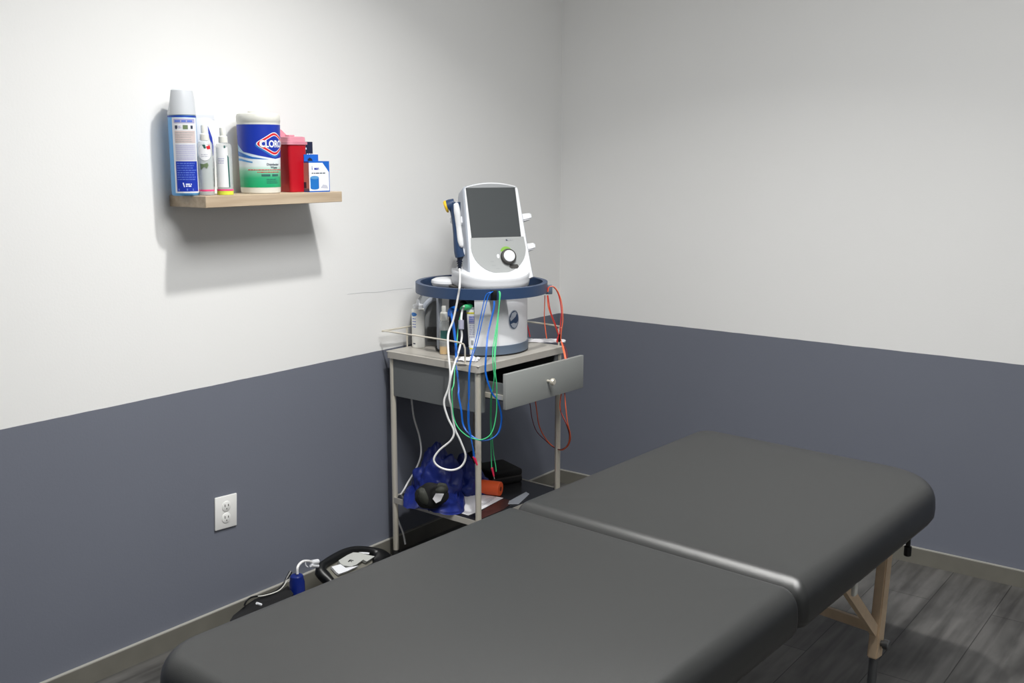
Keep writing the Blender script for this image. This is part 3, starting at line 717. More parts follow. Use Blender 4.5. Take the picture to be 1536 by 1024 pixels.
bm = nb(); lathe(bm, [(DR-.050, .004), (DR-.050, .213)], seg=48); obj('inner_recess', bm, 'navydark', dev)
bm = nb(); lathe(bm, [(DR-.004, .001), (DR-.001, .003)], seg=64); lathe(bm, [(DR-.001, .0005), (DR-.001, .006)], seg=64); obj('foot_pad', bm, 'rubber', dev)
bm = arcband(V0-rad(8), V0+rad(200), DR, DR-.016, .006, .036); obj('base_band', bm, 'bluegrey', dev)
bm = arcband(V0-rad(70), V0-rad(8), DR-.012, DR-.052, .006, .030); obj('recess_floor', bm, 'navydark', dev)
# oval badge with silver swoosh
BT = V0+rad(43.5)
ov = lambda a, b, k=28: [(a*math.cos(2*PI*i/k), .122+b*math.sin(2*PI*i/k)) for i in range(k)]
bd_ = obj('oval_badge', wrap(flat(ov(.0245, .034)), DR-.004, BT, .0015), 'silver', shell)
obj('badge_field', wrap(flat(ov(.0215, .031)), DR-.004, BT, .0022), 'navy', bd_)
sws = [(-.0190, .128), (-.010, .146), (.004, .150), (.012, .143), (.006, .132), (-.006, .124), (-.016, .118)]
obj('badge_swoosh', wrap(flat(sws), DR-.004, BT, .0028), 'silver', bd_)
obj('badge_swoosh', wrap(flat([(-.016, .108), (-.004, .112), (.010, .108), (.019, .116), (.014, .102), (.004, .093), (-.008, .096)]), DR-.004, BT, .0028), 'silver', bd_)
# grey rear housing seen left of the drum
hg = V0-rad(98); ux = Vector((math.cos(V0+PI/2), math.sin(V0+PI/2), 0)); uy = Vector((math.cos(V0), math.sin(V0), 0))
def dl(x, y, z): return ux*x + uy*y + Vector((0, 0, z))       # x to the right in view, y towards the viewer
def hp(px, py): P = at(px, py, .80); return P
HM = (dev.matrix_basis).inverted()
def loc_at(px, py, d): return HM @ at(px, py, d)
outl = [(619, 520), (619, 480), (623, 456), (632, 441), (646, 434), (662, 434), (662, 520)]
fr = [loc_at(x, y, .80) for x, y in outl]; bk = [loc_at(x, y, .80) - uy*.06 for x, y in outl]
bm = nb(); loft(bm, [fr, bk]); bmesh.ops.bevel(bm, geom=bm.edges[:], offset=.005, segments=3, affect='EDGES'); hs = obj('rear_housing', bm, 'archgrey', dev)
bm = nb(); tube(bm, [loc_at(x, y, .815) for x, y in ((633, 500), (633, 475), (637, 460), (646, 450), (656, 446))], .010, 10); obj('carry_handle', bm, 'silver', hs)
for k in range(8):
    pass
bm = nb()
for k in range(7):
    a = loc_at(642+k*2.0, 490, .808); b = loc_at(642+k*2.0, 512, .808); tube(bm, [a, b], .0012, 6, smooth=False)
obj('louvre', bm, 'slot', hs)
# navy ring
RR = .2325; ZR = .223
E1 = [(RR*math.cos(2*PI*i/96), RR*math.sin(2*PI*i/96)) for i in range(96)]; E2 = [(x*(RR-.017)/RR, y*(RR-.017)/RR) for x, y in E1]
bm = nb(); ring(bm, E1, E2, ZR-.018, ZR+.018); bmesh.ops.bevel(bm, geom=[e for e in bm.edges if e.calc_face_angle(0) > 1], offset=.004, segments=2, affect='EDGES'); rg = obj('navy_ring', bm, 'navy', dev)
bm = nb(); lathe(bm, [(.165, ZR-.020), (.172, ZR-.016), (.172, ZR-.010), (.10, ZR-.008)], seg=64)
for a in (V0+rad(20), V0+rad(110), V0-rad(70), V0-rad(160)):
    m_ = Matrix.Rotation(a, 4, 'Z'); box(bm, .15, RR-.012, -.03, .03, ZR-.016, ZR-.008, 0, mtx=m_)
obj('ring_deck', bm, 'navydark', rg)
bm = nb(); lathe(bm, [(.105, ZR-.01), (.110, ZR-.008), (.110, ZR+.006)], seg=48, sx=1.05, sy=.95); obj('turntable', bm, 'slot', dev)
# round white lid behind at the left
pl_ = loc_at(674, 421, .80)
bm = nb(); lathe(bm, [(.050, -.022), (.062, -.014), (.066, -.004), (.064, .004), (.052, .010), (.02, .012)], pl_.x, pl_.y, pl_.z, 40, 1, 1); obj('accessory_lid', bm, 'white', dev)
# skirt of the head
bm = nb()
sk = [(.100, .0), (.122, .001), (.130, .008), (.133, .020), (.132, .030), (.134, .036), (.132, .041), (.124, .042), (.112, .050)]
SKX, SKY = .030, -.010
rings = []
def sup(a, b, t, e=2.6):
    c, s = math.cos(t), math.sin(t); return (a*abs(c)**(2/e)*(1 if c >= 0 else -1), b*abs(s)**(2/e)*(1 if s >= 0 else -1))
for rx, z in sk:
    ring_ = []
    for i in range(72):
        x, y = sup(rx, rx*.92, 2*PI*i/72); lift = (.018*(abs(x)/.127)**3 + .012*max(0, y/.12))*(z/.04)
        ring_.append(Vector((x+SKX, y+SKY, ZR-.002+z+lift)))
    rings.append(ring_)
loft(bm, rings); obj('head_skirt', bm, 'white', dev, ang=50)
# head, tilted back
TILT = rad(20)
hd = bpy.data.objects.new('head_unit', None)
HB = ZR + .018; HY = -.088
HMx = Matrix.Translation((.046, HY, HB)) @ Matrix.Rotation(-TILT, 4, 'X')
def headline(wb, wt, h, arch, rc, n=10, ns=8):
    """closed outline (x,z): wide bottom, narrower arched top"""
    P = []
    for i in range(n+1):    # bottom curve from left to right
        t = -1+2*i/n; P.append((wb*t, .018*(t*t)))
    for i in range(1, ns):
        f = i/ns; P.append((wb+(wt-wb)*f**.8, .018+(h-rc-.018)*f))
    for i in range(6):
        a = i/5*PI/2*.93; P.append((wt-rc+rc*math.cos(a), h-rc+rc*math.sin(a)-.0))
    for i in range(1, n):
        t = 1-2*i/n; P.append(((wt-rc)*t, h+arch*(1-t*t)))
    for i in range(6):
        a = PI/2*1.07+(PI-PI/2*1.07)*i/5; P.append((-wt+rc+rc*math.cos(a), h-rc+rc*math.sin(a)))
    for i in range(ns-1, 0, -1):
        f = i/ns; P.append((-(wb+(wt-wb)*f**.8), .018+(h-rc-.018)*f))
    return P
HH = .355
ol = headline(.121, .104, HH, .012, .018)
bm = nb(); rings = []
for y, ins in ((.098, .030), (.092, .016), (.080, .006), (.060, .002), (.010, .0), (.003, .002), (0, .006)):
    rings.append([Vector((x*(1-ins/.12), y, .17+(z-.17)*(1-ins/.18))) for x, z in ol])
loft(bm, rings); xf(bm, HMx); head = obj('head_unit', bm, 'silver', dev, ang=50)
def HF(bmf, m, n, off, par=head, l=None):
    o = obj(n, xf(bmf, HMx @ facemtx((0, -off, 0), (1, 0, 0), (0, 0, 1))), m, par); return tag(o, l) if l else o
def solid(poly, m, n, off, th, par=head, bev=0):
    bm = nb(); prism(bm, poly, -off, -off+th, bev, 2); xf(bm, HMx); return obj(n, bm, m, par)
# white front bezel
bz = headline(.115, .099, HH-.004, .012, .016)
bm = nb(); f0 = [Vector((x, -.003, z)) for x, z in bz]; f1 = [Vector((x, .002, z)) for x, z in bz]; loft(bm, [f1, f0]); xf(bm, HMx); bez = obj('front_bezel', bm, 'white', head)
sw_, s0, s1 = .0945, .165, .343
arch = [(-.094, s1+.001)] + [(-.094+.188*i/12, s1+.002+.0135*(1-(2*i/12-1)**2)) for i in range(13)] + [(.094, s1+.001)]
solid(arch, 'archgrey', 'top_arch', .0045, .003, bez)
face = [(-.0955, s0-.002)] + [(-.0955+(.0), s0-.02)]
U = []
for i in range(21):
    a = PI+PI*i/20; U.append((.101*math.cos(a), .128+.093*math.sin(a)))
facep = [(-.098, s0-.001)] + U + [(.098, s0-.001)]
fp = solid(facep, 'facegrey', 'control_face', .0045, .003, bez)
scr = solid([(-sw_, s0), (sw_-.006, s0), (sw_-.006, s1), (-sw_, s1)], 'screen', 'screen', .0052, .004, bez)
HF(xf(bars([.150], .028, .058, .0045, seed=51), Matrix.Identity(4)), 'archgrey', 'logo_print', .0052, fp)
HF(flat([(.029, .1555), (.034, .1555), (.036, .150), (.031, .150)]), 'ink', 'logo_print', .0056, fp)
kx, kz = .030, .092
def dialp(rp, m, n, par):
    bm = nb(); lathe(bm, rp, seg=36); xf(bm, HMx @ Matrix.Translation((kx, 0, kz)) @ Matrix.Rotation(PI/2, 4, 'X')); return obj(n, bm, m, par)
dial = dialp([(.0275, .0045), (.0275, .015), (.026, .0185), (.022, .020)], 'slot', 'dial', fp)
dialp([(.021, .019), (.020, .0225), (.017, .0235)], 'white', 'dial_cap', dial)
g = [(kx-.022*math.cos(rad(a))*1.3, kz+.024+.012*math.sin(rad(a))) for a in range(0, 181, 20)]
HF(flat([(kx-.004+.021*math.cos(rad(a)), kz+.020+.018*math.sin(rad(a))) for a in range(0, 181, 15)]), 'ledgreen', 'green_indicator', .0052, fp, 'green indicator arc')
HF(flat([(kx-.016+.02, kz-.027), (kx+.02+.012, kz-.027), (kx+.036, kz-.036), (kx+.030, kz-.042), (kx+.008, kz-.042), (kx+.0, kz-.036)]), 'slot', 'stop_button', .0052, fp)
HF(flat([(kx-.036+.005*math.cos(rad(a)), kz+.004+.008*math.sin(rad(a))) for a in range(0, 360, 24)]), 'white', 'small_button', .0056, fp)
for (bx, bzz) in ((-.030, .078), (-.026, .064), (-.012, .052)):
    HF(flat(rectp(bx-.007, bx+.007, bzz-.0006, bzz+.0006)), 'archgrey', 'button_line', .0052, fp)
# applicator holders, two on each side
def holder(sx, z, name='applicator_holder'):
    bm = nb(); x0 = sx*.100
    pts = [Vector((x0, .050, z)), Vector((sx*.118, .050, z)), Vector((sx*.136, .046, z+.002)), Vector((sx*.150, .034, z+.003))]
    fr = []
    for p, (a, b) in zip(pts, ((.017, .015), (.016, .013), (.015, .012), (.012, .011))):
        fr.append([p + Vector((0, yy*a, zz*b)) for yy, zz in ((-1, -1), (1, -1), (1, 1), (-1, 1))])
    loft(bm, fr); bmesh.ops.bevel(bm, geom=bm.edges[:], offset=.004, segments=3, affect='EDGES'); xf(bm, HMx); return obj(name, bm, 'white', head)
holder(1, .245); holder(1, .135); holder(-1, .240); holder(-1, .125)
# cable clips on the ring
def clip(px, py, d, m='black'):
    p = loc_at(px, py, d); return p
cp = loc_at(741, 441, 1.100)
bm = nb(); box(bm, -.010, .010, -.008, .010, -.020, .014, .002, mtx=Matrix.Translation(cp) @ Matrix.Rotation(V0+PI/2, 4, 'Z')); obj('cable_clip', bm, 'black', rg)
cp2 = loc_at(823, 434, .862)
bm = nb(); box(bm, -.013, .013, -.010, .010, -.016, .016, .003, mtx=Matrix.Translation(cp2) @ Matrix.Rotation(V0+PI/2, 4, 'Z')); obj('cable_clip', bm, 'bluegrey', rg)
# plugs in the recess
bm = nb(); tube(bm, [loc_at(684, 463, 1.00), loc_at(676, 466, 1.025), loc_at(674, 474, 1.04)], [.011, .010, .006], 12); obj('blue_plug', bm, 'bluewire', dev)
bm = nb(); tube(bm, [loc_at(706, 460, 1.00), loc_at(698, 461, 1.02), loc_at(692, 463, 1.04)], [.011, .010, .006], 12); obj('green_plug', bm, 'greenwire', dev)
bm = nb(); tube(bm, [loc_at(695, 456, .99), loc_at(690, 459, 1.02)], [.014, .012], 14); obj('round_socket', bm, 'black', dev)

# ------------------------------------------------------------------ ultrasound applicator and its cable
DA = .935
ap = at(684, 350, DA)
us = thing('ultrasound_applicator', 'navy and white handheld ultrasound applicator with yellow tip hanging left of the screen', 'applicator', ap)
A = lambda px, py, d=DA: at(px, py, d)
bm = nb(); tube(bm, [A(682, 303), A(682.5, 313), A(684, 330), A(685.5, 350), A(688, 375), A(690, 385)], [.020, .019, .0145, .0135, .0165, .0165], 20); h = obj('handle', bm, 'navy', us, world=True)
bm = nb(); tube(bm, [A(682, 305), A(675, 307), A(671, 309)], [.017, .019, .0195], 24, smooth=False); obj('neck', bm, 'navy', us, world=True)
bm = nb(); tube(bm, [A(671, 309.3), A(668.4, 310), A(667, 310.5)], [.021, .021, .017], 28, smooth=False); obj('tip', bm, 'yellow', us, world=True)
DF = DA + .012
bm = nb(); tube(bm, [A(682.5, 303.5, DF), A(683.5, 306, DF), A(685.5, 318, DF+.001), A(688, 340, DF-.002), A(690.5, 360, DF-.001), A(692, 368, DF), A(692.2, 371, DF)], [.004, .010, .0115, .0095, .0105, .008, .003], 18); obj('white_grip', bm, 'labelwhite', us, world=True)
bm = nb(); sr = [A(690, 384), A(689.5, 389), A(689.4, 395), A(689.2, 403)]
tube(bm, sr, [.013, .009, .007, .004], 14)
for k, (py, rr2) in enumerate(((391, .0105), (394.5, .009), (398, .0075), (401, .006))): tube(bm, [A(689.4, py), A(689.3, py+1.6)], rr2, 14, smooth=False)
obj('strain_relief', bm, 'navydark', us, world=True)
def c3(x, y): return (x/4.653+580, y/4.653+400)
def c4(x, y): return (x/3.939+570, y/3.939+580)
def c6(x, y): return (x/5.689+700, y/5.689+520)
def c5(x, y): return (x/7.876+700, y/7.876+430)
def path(L): return [at(px, py, d) for (px, py), d in L]
wc = [((689.2, 402), DA), ((690, 413), .98), ((689.5, 428), 1.12), (c3(500, 200), 1.125), (c3(465, 370), 1.12), (c3(430, 470), 1.13), (c3(431, 600), 1.16), (c3(444, 750), 1.18), (c3(430, 850), 1.18), (c4(378, 90), 1.18), (c4(400, 180), 1.18), (c4(436, 260), 1.18), (c4(420, 315), 1.18), (c4(350, 375), 1.17), (c4(318, 430), 1.17), (c4(350, 473), 1.17), (c4(420, 492), 1.17), (c4(480, 470), 1.17), (c4(506, 410), 1.17), (c4(478, 325), 1.17), (c4(440, 240), 1.17), (c4(422, 120), 1.17),
      (c3(436, 900), 1.17), (c3(445, 780), 1.16), (c3(478, 665), 1.13), (c3(500, 600), 1.11), (c3(523, 500), 1.09), (c3(522, 440), 1.09), (c3(521, 360), 1.08), (c3(527, 310), 1.06), (c3(540, 275), 1.03)]
bm = nb(); tube(bm, path(wc), .0034, 8); cb = obj('cable', bm, 'whitewire', us, world=True)
bm = nb(); a, b = at(*c3(520, 436), 1.092), at(*c3(520, 372), 1.084); tube(bm, [a, b], .0095, 12, smooth=False); obj('ferrite_sleeve', bm, 'ferrite', cb, world=True)

# power cord of the unit, down the wall side leg
pc = [(c3(170, 880), .76), (c3(176, 960), .78), (c4(187, 75), .80), (c4(200, 180), .82), (c4(234, 300), .84), (c4(242, 400), .86), (c4(210, 490), .87), (c4(165, 565), .87), (c4(140, 610), .88), (c4(105, 665), .88), (c4(93, 715), .88), (c4(108, 790), .88), (c4(135, 860), .89), (c4(150, 930), .90)]
bm = nb(); tube(bm, path(pc), .0033, 8); o = obj('power_cord', bm, 'whitewire'); tag(o, 'white power cord running down beside the left trolley leg to the floor', 'cable')

# electrode leads
def lead(name, label, strands, group=None):
    t = thing(name, label, 'cable', at(*strands[0][0][0][0], strands[0][0][0][1]))
    for P, m, r in strands:
        bm = nb(); tube(bm, path(P), r, 7); obj('wire', bm, m, t, world=True)
    return t
DL = 1.205
def pin(t, a, b, d, m='pink'):
    bm = nb(); tube(bm, [at(*a, d), at(*b, d)], [.0042, .0028], 10, smooth=False); o = obj('pin_plug', bm, m, t, world=True)
    e = Vector(at(*b, d)); dirv = (e-at(*a, d)).normalized(); bm = nb(); tube(bm, [e, e+dirv*.010], .0010, 6, smooth=False); obj('metal_pin', bm, 'chrome', o, world=True)
RT = 1.118
s1_ = [(c3(738, 176), RT-.01), (c3(718, 180), RT), (c3(690, 205), RT), (c3(662, 320), 1.13), (c3(622, 510), 1.16), (c3(583, 660), 1.19), (c3(572, 760), DL), (c3(571, 900), DL), (c4(526, 120), DL), (c4(527, 220), DL), (c4(540, 300), DL), (c4(548, 370), DL), (c4(553, 415), DL)]
s2_ = [(c3(742, 172), RT-.008), (c3(725, 184), RT+.003), (c3(706, 215), RT+.002), (c3(680, 320), 1.135), (c3(634, 520), 1.165), (c3(590, 660), 1.195), (c3(578, 760), DL+.004), (c3(577, 900), DL+.004), (c4(520, 120), DL+.004), (c4(521, 220), DL+.004), (c4(538, 310), DL+.004), (c4(554, 380), DL+.004), (c4(560, 420), DL+.004)]
t = lead('blue_electrode_lead', 'pair of blue electrode leads hanging in front of the nearest trolley leg, red pin tips', [(s1_, 'bluewire', .0016), (s2_, 'bluewire', .0016)])
pin(t, c4(553, 412), c4(568, 452), DL); pin(t, c4(560, 420), c4(574, 462), DL+.004)
s3 = [(c3(748, 238), RT), (c3(745, 290), 1.125), (c3(722, 390), 1.14), (c3(704, 470), 1.16), (c3(695, 560), 1.19), (c3(688, 660), DL), (c3(687, 730), DL), (c3(705, 810), DL), (c3(738, 890), DL-.01), (c4(690, 75), DL-.02), (c4(712, 150), DL-.03), (c4(714, 215), DL-.03), (c4(695, 275), DL-.02), (c4(655, 308), DL-.01), (c4(600, 318), DL), (c4(555, 300), DL), (c4(510, 262), DL-.01), (c4(487, 215), DL-.02), (c4(478, 140), DL-.02), (c4(462, 50), DL-.03), (c3(500, 840), 1.16), (c3(487, 700), 1.13), (c3(480, 560), 1.10), (c3(470, 430), 1.08), (c3(455, 350), 1.06), (c3(448, 310), 1.05)]
s4 = [(p_, d_ - .006) for p_, d_ in [((x+1.2, y), d) for (x, y), d in s3]]
t = lead('blue_electrode_lead', 'long blue electrode lead looping from the ring past the drawer to the blue plug', [(s3, 'bluewire', .0018), (s4, 'bluewire', .0018)])
ribbon = [(c3(452, 330), 1.055), (c3(466, 420), 1.085), (c3(482, 540), 1.105), (c3(486, 640), 1.12)]
bm = nb(); tube(bm, path(ribbon), .0042, 8); obj('wire', bm, 'bluewire', t, world=True)
g1 = [(c3(783, 172), RT-.01), (c3(788, 200), RT), (c3(780, 330), 1.13), (c3(770, 480), 1.16), (c3(757, 620), 1.19), (c3(757, 720), DL), (c3(768, 830), DL), (c3(768, 920), DL-.008), (c4(688, 150), DL-.01), (c4(672, 240), DL-.006), (c4(645, 290), DL), (c4(600, 312), DL+.003), (c4(560, 308), DL+.003), (c4(515, 290), DL), (c4(465, 245), DL-.01), (c4(437, 185), DL-.02), (c4(428, 110), DL-.02), (c4(425, 20), DL-.02), (c3(468, 820), 1.16), (c3(476, 700), 1.13), (c3(488, 560), 1.10), (c3(500, 420), 1.07), (c3(520, 320), 1.05), (c3(538, 290), 1.04)]
t = lead('green_electrode_lead', 'long looped green electrode lead hanging from the ring and sweeping round the near trolley leg', [(g1, 'greenwire', .0018)])
g2 = [(c3(787, 170), RT-.01), (c3(793, 200), RT+.002), (c3(776, 340), 1.135), (c3(752, 500), 1.17), (c3(740, 590), 1.19), (c3(742, 680), DL), (c3(750, 760), DL), (c3(742, 850), DL-.01), (c3(728, 900), DL-.02), (c4(652, 180), DL-.08), (c4(655, 300), DL-.10), (c4(657, 400), DL-.12), (c4(660, 480), DL-.12)]
g3 = [(c3(790, 174), RT-.008), (c3(786, 260), RT+.004), (c3(764, 450), 1.155), (c3(752, 620), 1.19), (c3(760, 700), DL+.003), (c3(748, 800), DL), (c3(735, 880), DL-.02), (c4(657, 200), DL-.08), (c4(664, 320), DL-.10), (c4(672, 400), DL-.12), (c4(684, 470), DL-.12), (c4(686, 500), DL-.12)]
t = lead('green_electrode_lead', 'pair of green electrode leads hanging straight down over the black case, one red tip', [(g2, 'greenwire', .0016), (g3, 'greenwire', .0016)])
pin(t, c4(661, 478), c4(673, 528), DL-.12)
# red / orange bundle on the right hand clip
D0, D1, D2 = .885, .90, .90
def rd(pts, d): return [(c5(x, y), d) for x, y in pts]
ra = rd([(955, 60), (962, 15), (1010, -5), (1060, 40), (1095, 130), (1115, 240), (1120, 330), (1108, 440), (1098, 540), (1075, 600), (1062, 650)], D1)
rb = rd([(960, 60), (975, 5), (1030, 0), (1085, 70), (1120, 180), (1133, 280), (1136, 400), (1122, 500), (1112, 600), (1118, 650)], D1+.004)
rc_ = rd([(952, 100), (965, 230), (1000, 340), (1035, 430), (1070, 530), (1085, 590), (1065, 640)], D1)
rd_ = rd([(960, 100), (985, 260), (1015, 360), (1050, 450), (1082, 560), (1078, 610), (1072, 665)], D1+.004)
t = lead('red_electrode_lead', 'looped bundle of red electrode leads between the ring clip and the tray edge', [(ra, 'redwire', .0019), (rb, 'orangewire', .0017), (rc_, 'orangewire', .0022), (rd_, 'redwire', .0017)])
bm = nb(); tube(bm, [at(*c5(1092, 560), D1), at(*c5(1100, 600), D1), at(*c5(1092, 650), D1)], .0048, 10); obj('cable_tie', bm, 'black', t, world=True)
re = rd([(925, 100), (920, 250), (918, 380), (930, 500), (945, 610)], D0)
t = lead('orange_electrode_lead', 'single thin orange electrode lead hanging from the right clip onto the tray corner', [(re, 'orangewire', .0017)])
rf = rd([(690, 380), (715, 450), (735, 530), (748, 590)], .80)
t = lead('dark_red_electrode_lead', 'short dark red lead slanting down just right of the white pedestal', [(rf, 'redwire', .0022)])
DR1 = .985
rg1 = [(c5(1118, 650), D1+.03), (c5(1135, 720), .955), (c6(838, 100), DR1), (c6(838, 200), DR1), (c6(832, 290), DR1), (c6(812, 380), DR1), (c6(798, 470), DR1), (c6(800, 540), DR1), (c6(828, 610), DR1-.01), (c6(862, 680), DR1-.02), (c6(880, 740), DR1-.04), (c6(874, 810), DR1-.06), (c6(845, 862), DR1-.09), (c6(805, 880), DR1-.13), (c6(755, 862), DR1-.17), (c6(700, 815), DR1-.17), (c6(650, 745), DR1-.16), (c6(615, 660), DR1-.15), (c6(600, 560), DR1-.14), (c6(588, 470), DR1-.13), (c6(578, 400), DR1-.13)]
rg2 = [(c5(1122, 650), D1+.03), (c5(1148, 730), .955), (c6(848, 110), DR1+.003), (c6(846, 210), DR1+.003), (c6(836, 310), DR1+.003), (c6(838, 420), DR1), (c6(848, 540), DR1), (c6(862, 650), DR1-.01), (c6(882, 730), DR1-.03), (c6(885, 790), DR1-.05), (c6(868, 840), DR1-.08), (c6(840, 868), DR1-.10)]
rg3 = [(c5(1130, 655), D1+.03), (c5(1180, 760), .955), (c6(858, 120), DR1-.002), (c6(852, 230), DR1-.002), (c6(828, 340), DR1-.002), (c6(800, 440), DR1), (c6(806, 560), DR1), (c6(850, 660), DR1-.01), (c6(876, 760), DR1-.05), (c6(858, 840), DR1-.09), (c6(800, 876), DR1-.13), (c6(740, 855), DR1-.17), (c6(680, 805), DR1-.17), (c6(600, 725), DR1-.17), (c6(560, 620), DR1-.17), (c6(545, 520), DR1-.17), (c6(532, 430), DR1-.17)]
t = lead('orange_electrode_lead', 'long orange and red electrode leads looping down over the drawer front and under it', [(rg1, 'orangewire', .0021), (rg2, 'orangewire', .0018), (rg3, 'darkredwire', .0016)])

# ------------------------------------------------------------------ things on the trolley top
def onz_(px, py): return onz(px, py, TZ)
p = onz_(628, 520.5)
t = thing('lotion_bottle', 'white lotion squeeze bottle with pointed nozzle and blue label, left end of trolley top', 'bottle', (p.x, p.y, TZ+.0005))
rb_ = .0235
bm = nb(); lathe(bm, [(rb_-.002, 0), (rb_, .003), (rb_, .133), (rb_-.002, .139), (.018, .141)], seg=36); b = obj('body', bm, 'lotion', t)
bm = nb(); lathe(bm, [(.0185, .141), (.0185, .153), (.016, .155), (.007, .157), (.005, .170), (.003, .172)], seg=28); obj('nozzle_cap', bm, 'white', t)
LV = rad(-52)
LW = lambda bmf, m, n, off=.0005: obj(n, wrap(bmf, rb_, LV, off), m, b)
LW(flat([(-.016+.013*math.cos(rad(a))*1.0, .121+.007*math.sin(rad(a))) for a in range(0, 360, 20)]), 'labelblue', 'blue_oval')
LW(bars([.104, .094, .084, .075], -.022, -.006, .003, seed=61), 'softblueprint', 'small_print')
LW(flat(rectp(-.020, -.010, .014, .018)), 'ink', 'small_print')

p = onz_(666.5, 531)
t = thing('gel_spray_bottle', 'small clear bottle with white spray top and amber liquid at the bottom on the trolley', 'bottle', (p.x, p.y, TZ+.0005))
rb2 = .0165
bm = nb(); lathe(bm, [(rb2-.001, 0), (rb2, .002), (rb2, .110), (rb2-.003, .117), (.0115, .119)], seg=32); b = obj('body', bm, 'clear', t)
bm = nb(); lathe(bm, [(rb2-.001, .002), (rb2-.001, .026)], seg=32); obj('liquid', bm, 'amber', t)
bm = nb(); lathe(bm, [(.0135, .119), (.0140, .122), (.0135, .143), (.010, .147), (.0078, .148), (.0078, .166), (.0068, .168)], seg=28); obj('spray_top', bm, 'offwhite', t)
obj('label', wrap(flat(rectp(-.013, .014, .050, .085)), rb2, LV, .0005), 'teal', b)

p = onz_(711, 533.5)
t, body, sf = squeeze_tube('ointment_tube', 'white and yellow ointment tube standing on its cap beside the crumpled tissue', (p.x, p.y, TZ+.0005), rad(-52), .167, .0495, .0180, .024, 'white', 'labelwhite')
obj('yellow_band', sf(flat(rectp(-.0245, .0245, .146, .151))), 'yellowprint', body)
obj('yellow_band', sf(flat(rectp(-.0175, .0175, .0255, .030))), 'yellowprint', body)
obj('printed_panel', sf(flat(rectp(-.017, .010, .112, .139))), 'lilac', body)
obj('small_print', sf(bars([.133, .126, .119], -.015, .008, .003, seed=71), .0012), 'softblueprint', body)
obj('small_print', sf(bars([.104, .097, .090, .083, .076, .066], -.015, .013, .0026, seed=72)), 'lilac', body)
obj('small_print', sf(flat(rectp(-.010, -.001, .040, .056))), 'archgrey', body)

def crumple(name, label, cat, px, py, sx, sy, sz, m, seed, rot=0, z=TZ):
    p = onz(px, py, z); bm = nb(); bmesh.ops.create_grid(bm, x_segments=26, y_segments=18, size=1)
    for v in bm.verts:
        a = noise.noise(Vector((v.co.x*1.6+seed, v.co.y*1.6, seed))); b_ = noise.noise(Vector((v.co.x*3.5, v.co.y*3.5+seed, 3)))
        e = max(abs(v.co.x), abs(v.co.y)); h = (abs(a)*1.1+abs(b_)*.7)*(1-e**4*.75)
        v.co = Vector((v.co.x*sx*(1+.15*b_), v.co.y*sy*(1+.2*a), .0012+h*sz))
    low = min(v.co.z for v in bm.verts)
    for v in bm.verts: v.co.z -= low - .0008
    g = bmesh.ops.extrude_face_region(bm, geom=bm.faces[:])
    for v in [x for x in g['geom'] if isinstance(x, bmesh.types.BMVert)]: v.co.z -= .0006
    o = obj(name, bm, m, ang=25); o.location = (p.x, p.y, z+.0004); o.rotation_euler.z = rot; tag(o, label, cat); return o
crumple('tissue', 'crumpled white tissue at the front of the trolley top beside the ointment tube', 'tissue', 703, 540, .036, .026, .020, 'paper', 3, rad(30))
crumple('plastic_packet', 'flat shiny clear plastic packet on the right end of the trolley top', 'packet', 812, 511.5, .085, .034, .010, 'paper', 8, rad(36))
p = onz_(693, 548)
bm = nb(); lathe(bm, [(.015, 0), (.0155, .001), (.015, .0016)], seg=28); o = obj('black_disc', bm, 'slot'); o.location = (p.x, p.y, TZ+.0004); tag(o, 'small flat dark round disc at the front edge of the trolley top', 'disc')
# dark things inside the open drawer
for k, (yy, l_) in enumerate(((-.02, 'dark folded pouch lying in the open drawer, its nearer end'), (.09, 'dark strap bundle lying in the open drawer, its farther end'))):
    P = tr.matrix_basis @ Vector((dx-.10, yy, .657)); bm = nb(); bmesh.ops.create_icosphere(bm, subdivisions=4, radius=1)
    for v in bm.verts:
        f = 1+.25*noise.noise(v.co*2.2+Vector((k*5, 0, 0))); v.co = Vector((v.co.x*.06*f, v.co.y*.045*f, max(v.co.z, -.35)*.040*f+.016))
    lowz = min(v.co.z for v in bm.verts)
    for v in bm.verts: v.co.z -= lowz
    o = obj('drawer_pouch', bm, 'blackcloth', ang=80); o.location = P; tag(o, l_, 'pouch')

# ------------------------------------------------------------------ things on the lower shelf
SZ = SHZ + .0005
def lump(cx, cy, sx, sy, h, seed, amp=.25, sub=5, frq=2.3, rot=0):
    bm = nb(); bmesh.ops.create_icosphere(bm, subdivisions=sub, radius=1)
    c, s = math.cos(rot), math.sin(rot)
    for v in bm.verts:
        q = v.co.copy(); n1 = noise.noise(q*frq+Vector((seed, 0, 0))); n2 = abs(noise.noise(q*frq*2.4+Vector((0, seed, 0)))); f = 1+amp*n1-amp*.35*n2
        z = max(0, (q.z+.7)/1.7); rq = math.hypot(q.x, q.y); kq = min(1/max(rq, 1e-4), 1.4) if q.z < 0 else 1; x = q.x*kq*sx*f*(1.0-.3*z)*.92; y = q.y*kq*sy*f*(1-.3*z)*.92
        v.co = Vector((cx+c*x-s*y, cy+s*x+c*y, max(0, z*h*f)))
    return bm
pb = onz(652, 752, SZ)
bag = thing('blue_bag', 'crumpled navy blue nylon bag slumped open on the left of the lower shelf', 'bag', (pb.x, pb.y, SZ))
wpt = Vector((pb.x, pb.y, 0))
ctr = onz(650, 745, SZ) - wpt
bm = lump(ctr.x-.005, ctr.y+.025, .100, .100, .170, 4.2, .35, frq=1.5, rot=.3)
obj('body', bm, 'bluebag', bag, ang=60)
c2_ = onz(690, 742, SZ) - wpt
bm = lump(c2_.x-.01, c2_.y+.05, .085, .075, .135, 9.1, .35, frq=1.6); obj('fold', bm, 'bluebag', bag, ang=60)
